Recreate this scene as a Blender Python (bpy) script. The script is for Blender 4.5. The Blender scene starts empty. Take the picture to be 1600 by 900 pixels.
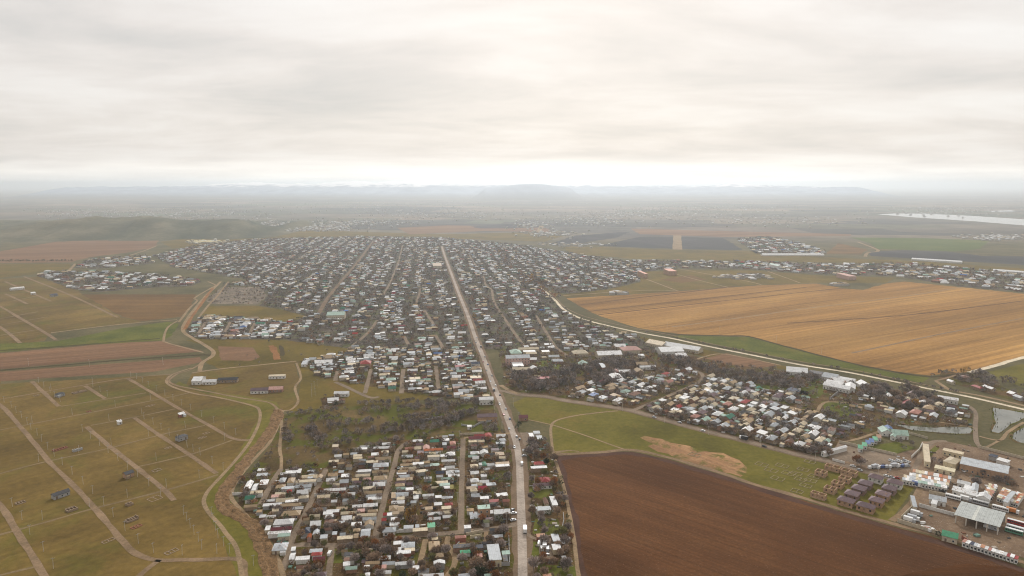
import bpy, math, random
import numpy as np
from mathutils import Vector, noise as mnoise

R = random.Random(7)
NR = np.random.RandomState(11)
S = bpy.context.scene
COL = S.collection

# ------------------------------------------------------------------ camera, sky, sun, exposure
FPX, CX, CY, HOR, HCAM = 1067.0, 800.0, 450.0, 288.0, 200.0     # photo pixels: focal length, centre, horizon line; camera height in metres
PITCH = math.atan((CY - HOR) / FPX)
SP, CP = math.sin(PITCH), math.cos(PITCH)
cam = bpy.data.cameras.new('camera'); co = bpy.data.objects.new('camera', cam); COL.objects.link(co)
cam.sensor_width = 36.0; cam.lens = 36.0 * FPX / 1600.0
cam.clip_start = 1.0; cam.clip_end = 200000.0
co.location = (0, 0, HCAM); co.rotation_euler = (math.pi / 2 - PITCH, 0, 0)
S.camera = co
S.view_settings.view_transform = 'Standard'; S.view_settings.look = 'None'
S.view_settings.exposure = 0.76; S.view_settings.gamma = 1.0
S.render.engine = 'CYCLES'
S.cycles.max_bounces = 6; S.cycles.diffuse_bounces = 3; S.cycles.volume_bounces = 2
S.cycles.use_denoising = True; S.cycles.filter_width = 1.1
SUN_EL, SUN_AZ = math.radians(34), math.radians(6)             # azimuth clockwise from +Y

W = bpy.data.worlds.new('World'); S.world = W; W.use_nodes = True

def nn(nt, typ, **kw):
    n = nt.nodes.new(typ)
    for k, v in kw.items():
        if k.startswith('i_'): n.inputs[k[2:].replace('_', ' ')].default_value = v
        else: setattr(n, k, v)
    return n

def ramp(nt, src, stops):
    r = nt.nodes.new('ShaderNodeValToRGB'); e = r.color_ramp.elements
    while len(e) > 1: e.remove(e[-1])
    e[0].position = stops[0][0]; e[0].color = (*stops[0][1], 1)
    for p, c in stops[1:]:
        k = e.new(p); k.color = (*c, 1)
    nt.links.new(src, r.inputs[0]); return r.outputs[0]

def math_n(nt, op, a, b=None, c=None, clamp=False):
    m = nt.nodes.new('ShaderNodeMath'); m.operation = op; m.use_clamp = clamp
    for i, v in enumerate((a, b, c)):
        if v is None: continue
        if isinstance(v, (int, float)): m.inputs[i].default_value = v
        else: nt.links.new(v, m.inputs[i])
    return m.outputs[0]

def mixc(nt, f, a, b, mode='MIX'):
    m = nt.nodes.new('ShaderNodeMix'); m.data_type = 'RGBA'; m.blend_type = mode
    for s, v in ((m.inputs[0], f), (m.inputs[6], a), (m.inputs[7], b)):
        if isinstance(v, (int, float)): s.default_value = v
        elif isinstance(v, tuple): s.default_value = (*v, 1) if len(v) == 3 else v
        else: nt.links.new(v, s)
    return m.outputs[2]

def vmul(nt, v, xyz):
    m = nt.nodes.new('ShaderNodeMapping'); m.inputs['Scale'].default_value = xyz
    nt.links.new(v, m.inputs['Vector']); return m

def build_world():
    nt = W.node_tree; nt.nodes.clear(); L = nt.links.new
    out = nn(nt, 'ShaderNodeOutputWorld'); bg = nn(nt, 'ShaderNodeBackground'); bg.inputs[1].default_value = 0.1
    sky = nn(nt, 'ShaderNodeTexSky'); sky.sky_type = 'NISHITA'; sky.sun_disc = False
    sky.sun_elevation = SUN_EL; sky.sun_rotation = SUN_AZ; sky.dust_density = 3.0
    tc = nn(nt, 'ShaderNodeTexCoord'); sx = nn(nt, 'ShaderNodeSeparateXYZ'); L(tc.outputs['Generated'], sx.inputs[0])
    z = math_n(nt, 'MAXIMUM', sx.outputs[2], 0.0)
    zz = math_n(nt, 'ADD', z, 0.13)
    cv = nn(nt, 'ShaderNodeCombineXYZ')
    L(math_n(nt, 'DIVIDE', sx.outputs[0], zz), cv.inputs[0]); L(math_n(nt, 'DIVIDE', sx.outputs[1], zz), cv.inputs[1])
    mp = nn(nt, 'ShaderNodeMapping'); mp.inputs['Scale'].default_value = (0.72, 1.15, 1); mp.inputs['Location'].default_value = (3.1, 9.9, 0)
    mp.inputs['Rotation'].default_value = (0, 0, math.radians(-12)); L(cv.outputs[0], mp.inputs[0])
    n1 = nn(nt, 'ShaderNodeTexNoise', i_Scale=1.0, i_Detail=9.0, i_Roughness=0.60, i_Distortion=0.25); L(mp.outputs[0], n1.inputs['Vector'])
    n2 = nn(nt, 'ShaderNodeTexNoise', i_Scale=0.33, i_Detail=3.0, i_Roughness=0.5); L(mp.outputs[0], n2.inputs['Vector'])
    t = math_n(nt, 'ADD', math_n(nt, 'MULTIPLY', n1.outputs[0], 0.62), math_n(nt, 'MULTIPLY', n2.outputs[0], 0.38))
    # overcast deck, in units of 1/strength
    deck = ramp(nt, t, [(0.36, (3.6, 3.52, 3.42)), (0.44, (4.15, 3.96, 3.78)), (0.50, (4.65, 4.38, 4.15)), (0.56, (5.05, 4.82, 4.6)), (0.64, (5.35, 5.18, 4.98))])
    k = nn(nt, 'ShaderNodeMapRange'); k.interpolation_type = 'SMOOTHSTEP'; L(z, k.inputs[0])
    k.inputs[1].default_value = 0.010; k.inputs[2].default_value = 0.044; k.inputs[3].default_value = 1.0; k.inputs[4].default_value = 0.0
    nh = nn(nt, 'ShaderNodeTexNoise', i_Scale=1.0, i_Detail=5.0); mh = nn(nt, 'ShaderNodeMapping'); mh.inputs['Scale'].default_value = (5, 5, 90)
    L(tc.outputs['Generated'], mh.inputs[0]); L(mh.outputs[0], nh.inputs['Vector'])
    nl = nn(nt, 'ShaderNodeTexNoise', i_Scale=1.6, i_Detail=3.0); L(tc.outputs['Generated'], nl.inputs['Vector'])
    kk = math_n(nt, 'MULTIPLY', k.outputs[0], math_n(nt, 'ADD', math_n(nt, 'MULTIPLY_ADD', nh.outputs[0], 1.6, -0.3), math_n(nt, 'MULTIPLY_ADD', nl.outputs[0], 3.0, -1.25)), clamp=True)
    deck = mixc(nt, kk, deck, (8.2, 7.85, 7.3))                # thin bright gap in the overcast along the whole horizon
    L(mixc(nt, 0.94, sky.outputs[0], deck), bg.inputs[0]); L(bg.outputs[0], out.inputs[0])
build_world()
sun = bpy.data.lights.new('sun', 'SUN'); so = bpy.data.objects.new('sun', sun); COL.objects.link(so)
sun.energy = 1.5; sun.angle = math.radians(10); sun.color = (1.0, 0.98, 0.95)
so.rotation_euler = (math.pi / 2 - SUN_EL, 0, math.pi - SUN_AZ)
so.location = (0, 0, 3000)

# ------------------------------------------------------------------ helpers: photo pixel -> place on the ground
def G(px, py, h=0.0):
    u = (px - CX) / FPX; v = (CY - py) / FPX
    dz = -SP + v * CP
    t = (h - HCAM) / dz
    return (u * t, (CP + v * SP) * t)
def axis_depth(x, y, z=0.0): return y * CP - (z - HCAM) * SP
def px_size(m, x, y): return m * FPX / axis_depth(x, y)
def to_px(x, y, z=0.0):
    d = axis_depth(x, y, z); v = (y * SP + (z - HCAM) * CP) / d
    return (CX + FPX * x / d, CY - FPX * v)

ORD = ['zeroth', 'first', 'second', 'third', 'fourth', 'fifth', 'sixth', 'seventh', 'eighth', 'ninth', 'tenth', 'eleventh', 'twelfth', 'thirteenth',
       'fourteenth', 'fifteenth', 'sixteenth', 'seventeenth', 'eighteenth', 'nineteenth']
TENS = {2: 'twent', 3: 'thirt', 4: 'fort', 5: 'fift', 6: 'sixt', 7: 'sevent', 8: 'eight', 9: 'ninet'}
def ordinal(n):
    if n < 20: return ORD[n]
    if n >= 100: return 'hundred-and-' + ordinal(n - 100) if n > 100 else 'hundredth'
    a, b = divmod(n, 10)
    return TENS[a] + 'ieth' if b == 0 else TENS[a] + 'y-' + ORD[b]

def tag(o, label=None, cat=None, group=None, kind=None):
    for k, v in (('label', label), ('category', cat), ('group', group), ('kind', kind)):
        if v: o[k] = v
    return o
def link(name, me, parent=None):
    o = bpy.data.objects.new(name, me); COL.objects.link(o)
    if parent is not None: o.parent = parent
    return o
def empty(name, x, y, rot=0.0, z=0.0):
    o = bpy.data.objects.new(name, None); o.empty_display_size = 1.0; COL.objects.link(o)
    o.location = (x, y, z); o.rotation_euler = (0, 0, rot); return o

class MB:
    """collects vertices and faces of one mesh"""
    def __init__(self): self.v = []; self.f = []; self.m = []
    def poly(self, pts, m=0):
        i = len(self.v); self.v += [tuple(p) for p in pts]; self.f.append(tuple(range(i, i + len(pts)))); self.m.append(m)
    def box(self, x0, x1, y0, y1, z0, z1, m=0, bottom=False):
        i = len(self.v)
        self.v += [(x0, y0, z0), (x1, y0, z0), (x1, y1, z0), (x0, y1, z0), (x0, y0, z1), (x1, y0, z1), (x1, y1, z1), (x0, y1, z1)]
        fs = [(0, 1, 5, 4), (1, 2, 6, 5), (2, 3, 7, 6), (3, 0, 4, 7), (4, 5, 6, 7)]
        if bottom: fs.append((3, 2, 1, 0))
        for f in fs: self.f.append(tuple(i + k for k in f)); self.m.append(m)
    def tube(self, p0, p1, r0, r1, n=6, m=0, cap=True):
        p0 = Vector(p0); p1 = Vector(p1); d = (p1 - p0).normalized()
        a = d.orthogonal().normalized(); b = d.cross(a); i = len(self.v)
        for p, r in ((p0, r0), (p1, r1)):
            for k in range(n):
                t = 2 * math.pi * k / n; self.v.append(tuple(p + a * (r * math.cos(t)) + b * (r * math.sin(t))))
        for k in range(n):
            self.f.append((i + k, i + (k + 1) % n, i + n + (k + 1) % n, i + n + k)); self.m.append(m)
        if cap: self.f.append(tuple(i + n + k for k in range(n))); self.m.append(m)
    def mesh(self, name, mats):
        me = bpy.data.meshes.new(name); me.from_pydata(self.v, [], self.f)
        for m in (mats if isinstance(mats, (list, tuple)) else [mats]): me.materials.append(m)
        if any(self.m): me.polygons.foreach_set('material_index', self.m)
        return me

# ------------------------------------------------------------------ materials
def new_mat(name, rough=0.9, spec=0.15):
    m = bpy.data.materials.new(name); m.use_nodes = True; nt = m.node_tree
    b = nt.nodes['Principled BSDF']; b.inputs['Roughness'].default_value = rough
    b.inputs['Specular IOR Level'].default_value = spec
    return m, nt, b
def pos(nt): return nt.nodes.new('ShaderNodeNewGeometry').outputs['Position']
def noise(nt, vec, scale, detail=6.0, rough=0.6, dist=0.0):
    n = nn(nt, 'ShaderNodeTexNoise', i_Scale=scale, i_Detail=detail, i_Roughness=rough, i_Distortion=dist)
    nt.links.new(vec, n.inputs['Vector']); return n.outputs[0]
def bump(nt, b, h, strength=0.5, dist=0.5):
    n = nt.nodes.new('ShaderNodeBump'); n.inputs['Strength'].default_value = strength; n.inputs['Distance'].default_value = dist
    nt.links.new(h, n.inputs['Height']); nt.links.new(n.outputs[0], b.inputs['Normal'])
def sc(c, k): return tuple(min(1, x * k) for x in c)

def warm(c): return (c[0] * 1.12, c[1] * .88, c[2] * .45)
def ground_mat(name, dark, mid, light, big=0.012, fine=0.25, heading=None, lines=0.0, pitch=3.0, green=None, gfac=(0.5, 0.62), speck=None, contrast=1.0, stretch=1.0, damp=False):
    dark, mid, light = warm(dark), warm(mid), warm(light)
    if green: green = (green[0] * 1.05, green[1] * .95, green[2] * .4)
    """mottled earth or turf; heading (radians) adds plough or drill lines running that way"""
    m, nt, b = new_mat(name, 0.95, 0.05); P = pos(nt)
    mp = nn(nt, 'ShaderNodeMapping'); nt.links.new(P, mp.inputs[0])
    vr = nn(nt, 'ShaderNodeVectorRotate'); vr.rotation_type = 'Z_AXIS'; vr.inputs['Angle'].default_value = -(heading or 0.0); nt.links.new(P, vr.inputs['Vector'])
    st = nn(nt, 'ShaderNodeMapping'); st.inputs['Scale'].default_value = (1.0, 1.0 / stretch, 1.0); nt.links.new(vr.outputs[0], st.inputs[0])
    a = noise(nt, st.outputs[0], big, 8, 0.62, 0.4); f = noise(nt, P, fine, 8, 0.7)
    t = math_n(nt, 'ADD', math_n(nt, 'MULTIPLY', a, 0.62), math_n(nt, 'MULTIPLY', f, 0.38))
    w = 0.12 / contrast
    c = ramp(nt, t, [(0.5 - w, dark), (0.5, mid), (0.5 + w, light)])
    if green:
        g = noise(nt, st.outputs[0], big * 1.7, 7, 0.65, 0.6)
        gm = nn(nt, 'ShaderNodeMapRange'); nt.links.new(g, gm.inputs[0]); gm.inputs[1].default_value = gfac[0]; gm.inputs[2].default_value = gfac[1]
        c = mixc(nt, gm.outputs[0], c, mixc(nt, f, sc(green, 0.55), sc(green, 1.5)))
    if damp:
        dn = noise(nt, P, 0.006, 5, 0.6, 0.8); dm = nn(nt, 'ShaderNodeMapRange'); nt.links.new(dn, dm.inputs[0]); dm.inputs[1].default_value = .46; dm.inputs[2].default_value = .60
        c = mixc(nt, math_n(nt, 'MULTIPLY', dm.outputs[0], .45), c, mid, 'MULTIPLY') if False else mixc(nt, math_n(nt, 'MULTIPLY', dm.outputs[0], .55), c, dark)
    h = f
    if heading is not None and lines > 0:
        for s_, amt in ((1.0 / pitch, lines), (0.16 / pitch, lines * 0.8), (0.04 / pitch, lines * 0.5)):
            mm = nn(nt, 'ShaderNodeMapping'); mm.inputs['Scale'].default_value = (s_, s_ * 0.012, 1); nt.links.new(vr.outputs[0], mm.inputs[0])
            l = noise(nt, mm.outputs[0], 1.0, 3, 0.6)
            c = mixc(nt, amt, c, ramp(nt, l, [(0.36, (0.12, 0.12, 0.12)), (0.62, (0.88, 0.88, 0.88))]), 'OVERLAY')
            h = math_n(nt, 'ADD', h, l)
    if speck:
        s_ = noise(nt, P, 0.9, 3, 0.8)
        sm = nn(nt, 'ShaderNodeMapRange'); nt.links.new(s_, sm.inputs[0]); sm.inputs[1].default_value = 0.60; sm.inputs[2].default_value = 0.68
        c = mixc(nt, sm.outputs[0], c, speck)
    nt.links.new(c, b.inputs['Base Color']); bump(nt, b, h, 0.6, 0.6)
    return m

def track_mat(name, c, veg=None):
    c = (c[0] * 1.02, c[1] * .95, c[2] * .82)
    m, nt, b = new_mat(name, 0.95, 0.05); P = pos(nt)
    a = noise(nt, P, 0.05, 6, 0.6); f = noise(nt, P, 0.6, 6, 0.7)
    t = math_n(nt, 'ADD', math_n(nt, 'MULTIPLY', a, 0.5), math_n(nt, 'MULTIPLY', f, 0.5))
    cc = ramp(nt, t, [(0.36, sc(c, 0.6)), (0.5, c), (0.64, sc(c, 1.35))])
    if veg:
        g = noise(nt, P, 0.22, 7, 0.75, 0.5); gm = nn(nt, 'ShaderNodeMapRange'); nt.links.new(g, gm.inputs[0]); gm.inputs[1].default_value = .55; gm.inputs[2].default_value = .72
        cc = mixc(nt, gm.outputs[0], cc, veg)
    nt.links.new(cc, b.inputs['Base Color']); bump(nt, b, f, 0.4, 0.3)
    return m

PAL = dict(white=(.80, .80, .79), grey=(.50, .53, .55), cream=(.62, .52, .36), tan=(.42, .30, .175), red=(.34, .045, .04), darkred=(.17, .03, .04),
           crimson=(.36, .02, .05), green=(.04, .19, .12), mint=(.10, .38, .21), palegreen=(.36, .50, .42), blue=(.07, .15, .36), navy=(.035, .045, .08),
           mauve=(.165, .105, .115), orange=(.55, .16, .06), pink=(.55, .32, .27), dark=(.055, .055, .06), brown=(.19, .095, .06), salmon=(.46, .21, .16),
           yellow=(.55, .48, .18), olive=(.25, .26, .12), brick=(.36, .19, .11), rust=(.50, .24, .13), lemon=(.7, .62, .42))
WORD = dict(white='white', grey='light grey', cream='cream', tan='tan', red='red', darkred='dark red', crimson='crimson', green='dark green', mint='bright green',
            palegreen='pale green', blue='blue', navy='navy', mauve='mauve', orange='orange', pink='pinkish', dark='blackish', brown='brown', salmon='salmon',
            yellow='yellow', olive='olive', brick='brick', rust='rusty orange', lemon='pale yellow')

def sheet_mat(name, c, vary=True):
    """roofing sheet: weathered, streaked, faint corrugation"""
    m, nt, b = new_mat(name, 0.6, 0.3)
    tc = nn(nt, 'ShaderNodeTexCoord'); P = pos(nt); oi = nn(nt, 'ShaderNodeObjectInfo')
    a = noise(nt, P, 0.35, 5, 0.6); f = noise(nt, P, 1.7, 5, 0.7)
    t = math_n(nt, 'ADD', math_n(nt, 'MULTIPLY', a, 0.6), math_n(nt, 'MULTIPLY', f, 0.4))
    c1 = ramp(nt, t, [(0.34, tuple(x * 0.62 for x in c)), (0.5, c), (0.66, sc(c, 1.12))])
    rn = noise(nt, P, .55, 6, .75, .6); rm = nn(nt, 'ShaderNodeMapRange'); nt.links.new(math_n(nt, 'ADD', rn, math_n(nt, 'MULTIPLY', oi.outputs['Random'], .12)), rm.inputs[0]); rm.inputs[1].default_value = .64; rm.inputs[2].default_value = .74
    if vary: c1 = mixc(nt, math_n(nt, 'MULTIPLY', rm.outputs[0], .75), c1, (.26, .15, .085))
    seam = nn(nt, 'ShaderNodeTexWave'); seam.wave_type = 'BANDS'; seam.bands_direction = 'X'; seam.inputs['Scale'].default_value = 0.32; seam.inputs['Distortion'].default_value = 0.4
    nt.links.new(tc.outputs['Object'], seam.inputs['Vector'])
    c1 = mixc(nt, 0.16, c1, ramp(nt, seam.outputs['Fac'], [(0.0, (0.25, 0.23, 0.2)), (0.25, (0.9, 0.9, 0.9))]), 'MULTIPLY')
    v = nn(nt, 'ShaderNodeMapRange'); nt.links.new(oi.outputs['Random'], v.inputs[0]); v.inputs[3].default_value = 0.72 if vary else .98; v.inputs[4].default_value = 1.06 if vary else 1.02
    hs = nn(nt, 'ShaderNodeHueSaturation'); nt.links.new(v.outputs[0], hs.inputs['Value']); nt.links.new(c1, hs.inputs['Color'])
    nt.links.new(hs.outputs[0], b.inputs['Base Color']); bump(nt, b, f, 0.25, 0.1)
    return m
def wall_mat(name, c):
    m, nt, b = new_mat(name, 0.9, 0.1); P = pos(nt)
    f = noise(nt, P, 0.9, 5, 0.65)
    nt.links.new(ramp(nt, f, [(0.3, sc(c, 0.68)), (0.52, c), (0.7, sc(c, 1.15))]), b.inputs['Base Color']); return m
def tint_mat(name, rough=0.85):
    m, nt, b = new_mat(name, rough, 0.1)
    at = nn(nt, 'ShaderNodeAttribute'); at.attribute_name = 'tint'
    f = noise(nt, pos(nt), 0.4, 4, 0.7)
    nt.links.new(mixc(nt, 0.5, at.outputs['Color'], ramp(nt, f, [(0.3, (0.35, 0.35, 0.35)), (0.65, (1, 1, 1))]), 'MULTIPLY'), b.inputs['Base Color']); return m

ROOF = {k: sheet_mat('roof ' + WORD[k], c) for k, c in PAL.items()}
WALLC = dict(white=(.66, .64, .60), cream=(.50, .43, .32), brick=(.31, .18, .12), grey=(.36, .35, .34), mud=(.30, .22, .15), pale_brick=(.44, .29, .185), weedy=(.27, .215, .12), red=(.28, .11, .075), orange=(.40, .25, .155), pink=(.5, .33, .28), lemon=(.62, .53, .36), mauve=(.27, .18, .15))
WALL = {k: wall_mat('wall ' + k, c) for k, c in WALLC.items()}
def flat_mat(name, c, rough=0.7, spec=0.3, metal=0.0):
    m, nt, b = new_mat(name, rough, spec)
    f = noise(nt, pos(nt), 2.0, 3, 0.6)
    nt.links.new(ramp(nt, f, [(0.3, sc(c, 0.8)), (0.7, sc(c, 1.1))]), b.inputs['Base Color']); b.inputs['Metallic'].default_value = metal; return m
M_GLASS = flat_mat('dark window glass', (.03, .035, .04), 0.15, 0.5)
M_DOOR = flat_mat('door paint', (.16, .11, .08))
M_POLE = flat_mat('weathered concrete', (.55, .50, .43))
M_WIRE = flat_mat('steel', (.3, .3, .3))
M_TYRE = flat_mat('tyre rubber', (.02, .02, .02))
M_BARK = flat_mat('grey bark', (.16, .13, .11))
M_TINT = tint_mat('painted roofs and walls')

def twig_mat(name, c):
    m, nt, b = new_mat(name, 0.95, 0.05); oi = nn(nt, 'ShaderNodeObjectInfo'); f = noise(nt, pos(nt), 0.8, 4, 0.7)
    c1 = ramp(nt, f, [(0.3, sc(c, 0.5)), (0.5, c), (0.7, sc(c, 1.6))])
    v = nn(nt, 'ShaderNodeMapRange'); nt.links.new(oi.outputs['Random'], v.inputs[0]); v.inputs[3].default_value = 0.7; v.inputs[4].default_value = 1.25
    hs = nn(nt, 'ShaderNodeHueSaturation'); nt.links.new(v.outputs[0], hs.inputs['Value']); nt.links.new(c1, hs.inputs['Color'])
    nt.links.new(hs.outputs[0], b.inputs['Base Color']); return m
TWIG = dict(olive=twig_mat('olive leaves', (.19, .18, .07)), grey=twig_mat('bare grey twigs', (.33, .27, .24)), brown=twig_mat('bare brown twigs', (.31, .22, .155)), russet=twig_mat('russet leaves', (.30, .14, .055)),
            gold=twig_mat('golden leaves', (.34, .20, .045)), green=twig_mat('dark evergreen leaves', (.045, .06, .03)))

# ------------------------------------------------------------------ the ground: one great sheet and the fields laid on it
def wobble(pts, closed, amp):
    out = []; n = len(pts)
    for i in range(n if closed else n - 1):
        a = Vector(pts[i]).to_2d(); b = Vector(pts[(i + 1) % n]).to_2d(); d = (b - a).length
        k = max(1, min(120, int(d / (amp * 3 + 2))))
        for j in range(k):
            p = a.lerp(b, j / k)
            if j or i == 0 and False:
                o = mnoise.noise((p.x * 0.05, p.y * 0.05, 3.0)) + .5 * mnoise.noise((p.x * 0.31, p.y * 0.31, 2.0)); o2 = mnoise.noise((p.x * 0.05, p.y * 0.05, 9.0)) + .5 * mnoise.noise((p.x * 0.31, p.y * 0.31, 5.0))
                p = p + Vector((o, o2)) * amp
            out.append((p.x, p.y))
    if not closed: out.append(tuple(pts[-1][:2]))
    return out
def sheet(name, pxs, mat, z, amp=None, world=False):
    pts = list(pxs) if world else [G(*p) for p in pxs]
    if amp is None: amp = max(0.8, 0.003 * sum(p[1] for p in pts) / len(pts))
    pts = wobble(pts, True, amp)
    me = bpy.data.meshes.new(name)
    from mathutils.geometry import tessellate_polygon
    v3 = [(x, y, z) for x, y in pts]
    tri = tessellate_polygon([[Vector(v) for v in v3]])
    fs = []
    for t in tri:
        a, b, c = (Vector(v3[i]) for i in t)
        fs.append(t if (b - a).cross(c - a).z > 0 else t[::-1])
    me.from_pydata(v3, [], fs); me.materials.append(mat)
    o = link(name, me); o['kind'] = 'structure'; return o
def smooth(pts, n=6):
    out = []; P = [pts[0]] + list(pts) + [pts[-1]]
    for i in range(1, len(P) - 2):
        p0, p1, p2, p3 = (Vector(q[:2]) for q in P[i - 1:i + 3])
        for j in range(n):
            t = j / n
            out.append(tuple(0.5 * ((2 * p1) + (p2 - p0) * t + (2 * p0 - 5 * p1 + 4 * p2 - p3) * t * t + (3 * p1 - p0 - 3 * p2 + p3) * t ** 3)))
    out.append(tuple(pts[-1][:2])); return out
ROADS = []
def strip(name, pxs, width, mat, z, rough=0.12, world=False, depth=None, mark=True, n=6, keep=True):
    pts = smooth(list(pxs) if world else [G(*p) for p in pxs], n)
    if mark: ROADS.append((pts, width))
    v = []; f = []
    for i, p in enumerate(pts):
        a = Vector(pts[max(0, i - 1)]); b = Vector(pts[min(len(pts) - 1, i + 1)]); d = (b - a).normalized(); nrm = Vector((-d.y, d.x))
        w1 = width / 2 * (1 + rough * 2 * mnoise.noise((p[0] * 0.07, p[1] * 0.07, 1))); w2 = width / 2 * (1 + rough * 2 * mnoise.noise((p[0] * 0.07, p[1] * 0.07, 5)))
        v.append((p[0] + nrm.x * w1, p[1] + nrm.y * w1, z)); v.append((p[0] - nrm.x * w2, p[1] - nrm.y * w2, z))
        if i: k = 2 * i; f.append((k - 2, k - 1, k + 1, k))
    me = bpy.data.meshes.new(name); me.from_pydata(v, [], f); me.materials.append(mat)
    o = link(name, me); o['kind'] = 'structure'; return o

ST_ANG = math.atan2(*(np.array(G(690, 385)) - np.array(G(737, 500))))      # heading of the highway, clockwise from +Y
def heading(p, q):
    a = G(*p); b = G(*q); return math.atan2(-(b[0] - a[0]), b[1] - a[1])
MG = {}
MG['steppe'] = ground_mat('dry olive steppe', (.082, .068, .036), (.126, .105, .056), (.185, .152, .084), 0.009, 0.22, green=(.095, .098, .040), gfac=(.50, .72), heading=heading((0, 640), (270, 585)), lines=0.10, pitch=5, contrast=1.0)
MG['turf'] = ground_mat('green turf', (.074, .082, .026), (.112, .124, .040), (.165, .170, .065), 0.012, 0.25, green=(.16, .12, .06), gfac=(.56, .74))
MG['wetgrass'] = ground_mat('fresh grass', (.054, .080, .022), (.086, .120, .036), (.132, .162, .06), 0.02, 0.3, green=(.14, .12, .06), gfac=(.58, .75))
MG['meadow'] = ground_mat('rough meadow', (.075, .070, .024), (.115, .105, .036), (.165, .14, .055), 0.012, 0.22, green=(.14, .095, .05), gfac=(.52, .66))
MG['plough'] = ground_mat('ploughed brown soil', (.060, .031, .022), (.090, .048, .034), (.132, .076, .055), 0.010, 0.5, heading=heading((985, 706), (1389, 820)) , lines=0.17, pitch=1.3, stretch=2, speck=(.17, .10, .06), damp=True)
MG['plough_dark'] = ground_mat('damp dark ploughed soil', (.05, .022, .010), (.068, .032, .015), (.09, .045, .022), 0.010, 0.5, heading=heading((1437, 895), (1600, 890)), lines=0.3, pitch=1.6)
MG['stubble'] = ground_mat('golden stubble', (.165, .108, .062), (.248, .168, .098), (.335, .24, .145), 0.006, 0.2, heading=heading((917, 487), (1260, 449)), lines=0.24, pitch=7, stretch=3.5)
MG['fallow'] = ground_mat('pinkish fallow earth', (.13, .088, .09), (.17, .12, .125), (.22, .157, .16), 0.006, 0.2, heading=heading((0, 576), (221, 557)), lines=0.18, pitch=4, stretch=6)
MG['darkfield'] = ground_mat('dark bare field', (.092, .062, .038), (.125, .086, .052), (.165, .118, .072), 0.008, 0.2, heading=heading((128, 460), (307, 460)), lines=0.2, pitch=4)
MG['black'] = ground_mat('black soil', (.030, .036, .075), (.045, .055, .11), (.07, .08, .155), 0.004, 0.1, heading=0.3, lines=0.15, pitch=8)
MG['greenfar'] = ground_mat('winter wheat', (.05, .095, .035), (.075, .125, .05), (.11, .15, .07), 0.004, 0.1)
MG['garden'] = ground_mat('garden earth and dead grass', (.040, .029, .024), (.080, .060, .047), (.15, .115, .09), 0.03, 0.45, green=(.075, .075, .022), gfac=(.48, .58), speck=(.28, .22, .16))
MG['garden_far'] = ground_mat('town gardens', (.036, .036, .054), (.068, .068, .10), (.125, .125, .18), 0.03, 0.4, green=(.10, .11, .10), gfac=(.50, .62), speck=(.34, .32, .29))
MG['yard'] = ground_mat('trodden yard', (.115, .095, .12), (.17, .145, .18), (.25, .22, .27), 0.03, 0.3, speck=(.4, .35, .3))
MG['patch'] = ground_mat('scraped pale earth', (.19, .13, .13), (.27, .19, .185), (.36, .27, .26), 0.04, 0.5, heading=heading((1010, 690), (1140, 740)), lines=0.16, pitch=2.5, green=(.11, .11, .05), gfac=(.50, .62), speck=(.34, .27, .2))
MG['rough'] = ground_mat('rough scrub ground', (.058, .048, .036), (.100, .084, .060), (.155, .130, .098), 0.02, 0.35, green=(.075, .085, .020), gfac=(.46, .56))
MG['cemetery'] = ground_mat('grey stony plot', (.09, .09, .13), (.15, .15, .21), (.25, .25, .36), 0.05, 0.4, speck=(.42, .4, .36))
T_DIRT = track_mat('dirt track', (.225, .165, .115), (.13, .095, .045)); T_PALE = track_mat('pale dirt track', (.27, .205, .14), (.16, .12, .065)); T_STREET = track_mat('gravelled street', (.215, .175, .145))
T_ROAD = track_mat('worn pale asphalt', (.36, .325, .315)); T_VERGE = track_mat('dusty verge', (.175, .130, .098)); T_CANAL = track_mat('canal concrete', (.62, .57, .49)); T_CUT = track_mat('orange clay cutting', (.24, .120, .052))
T_DITCH = track_mat('weedy ditch', (.062, .048, .022)); T_FAINT = track_mat('faint wheel track', (.205, .158, .10), (.12, .092, .04)); T_LINE = track_mat('dark furrow', (.12, .066, .030))

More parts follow.
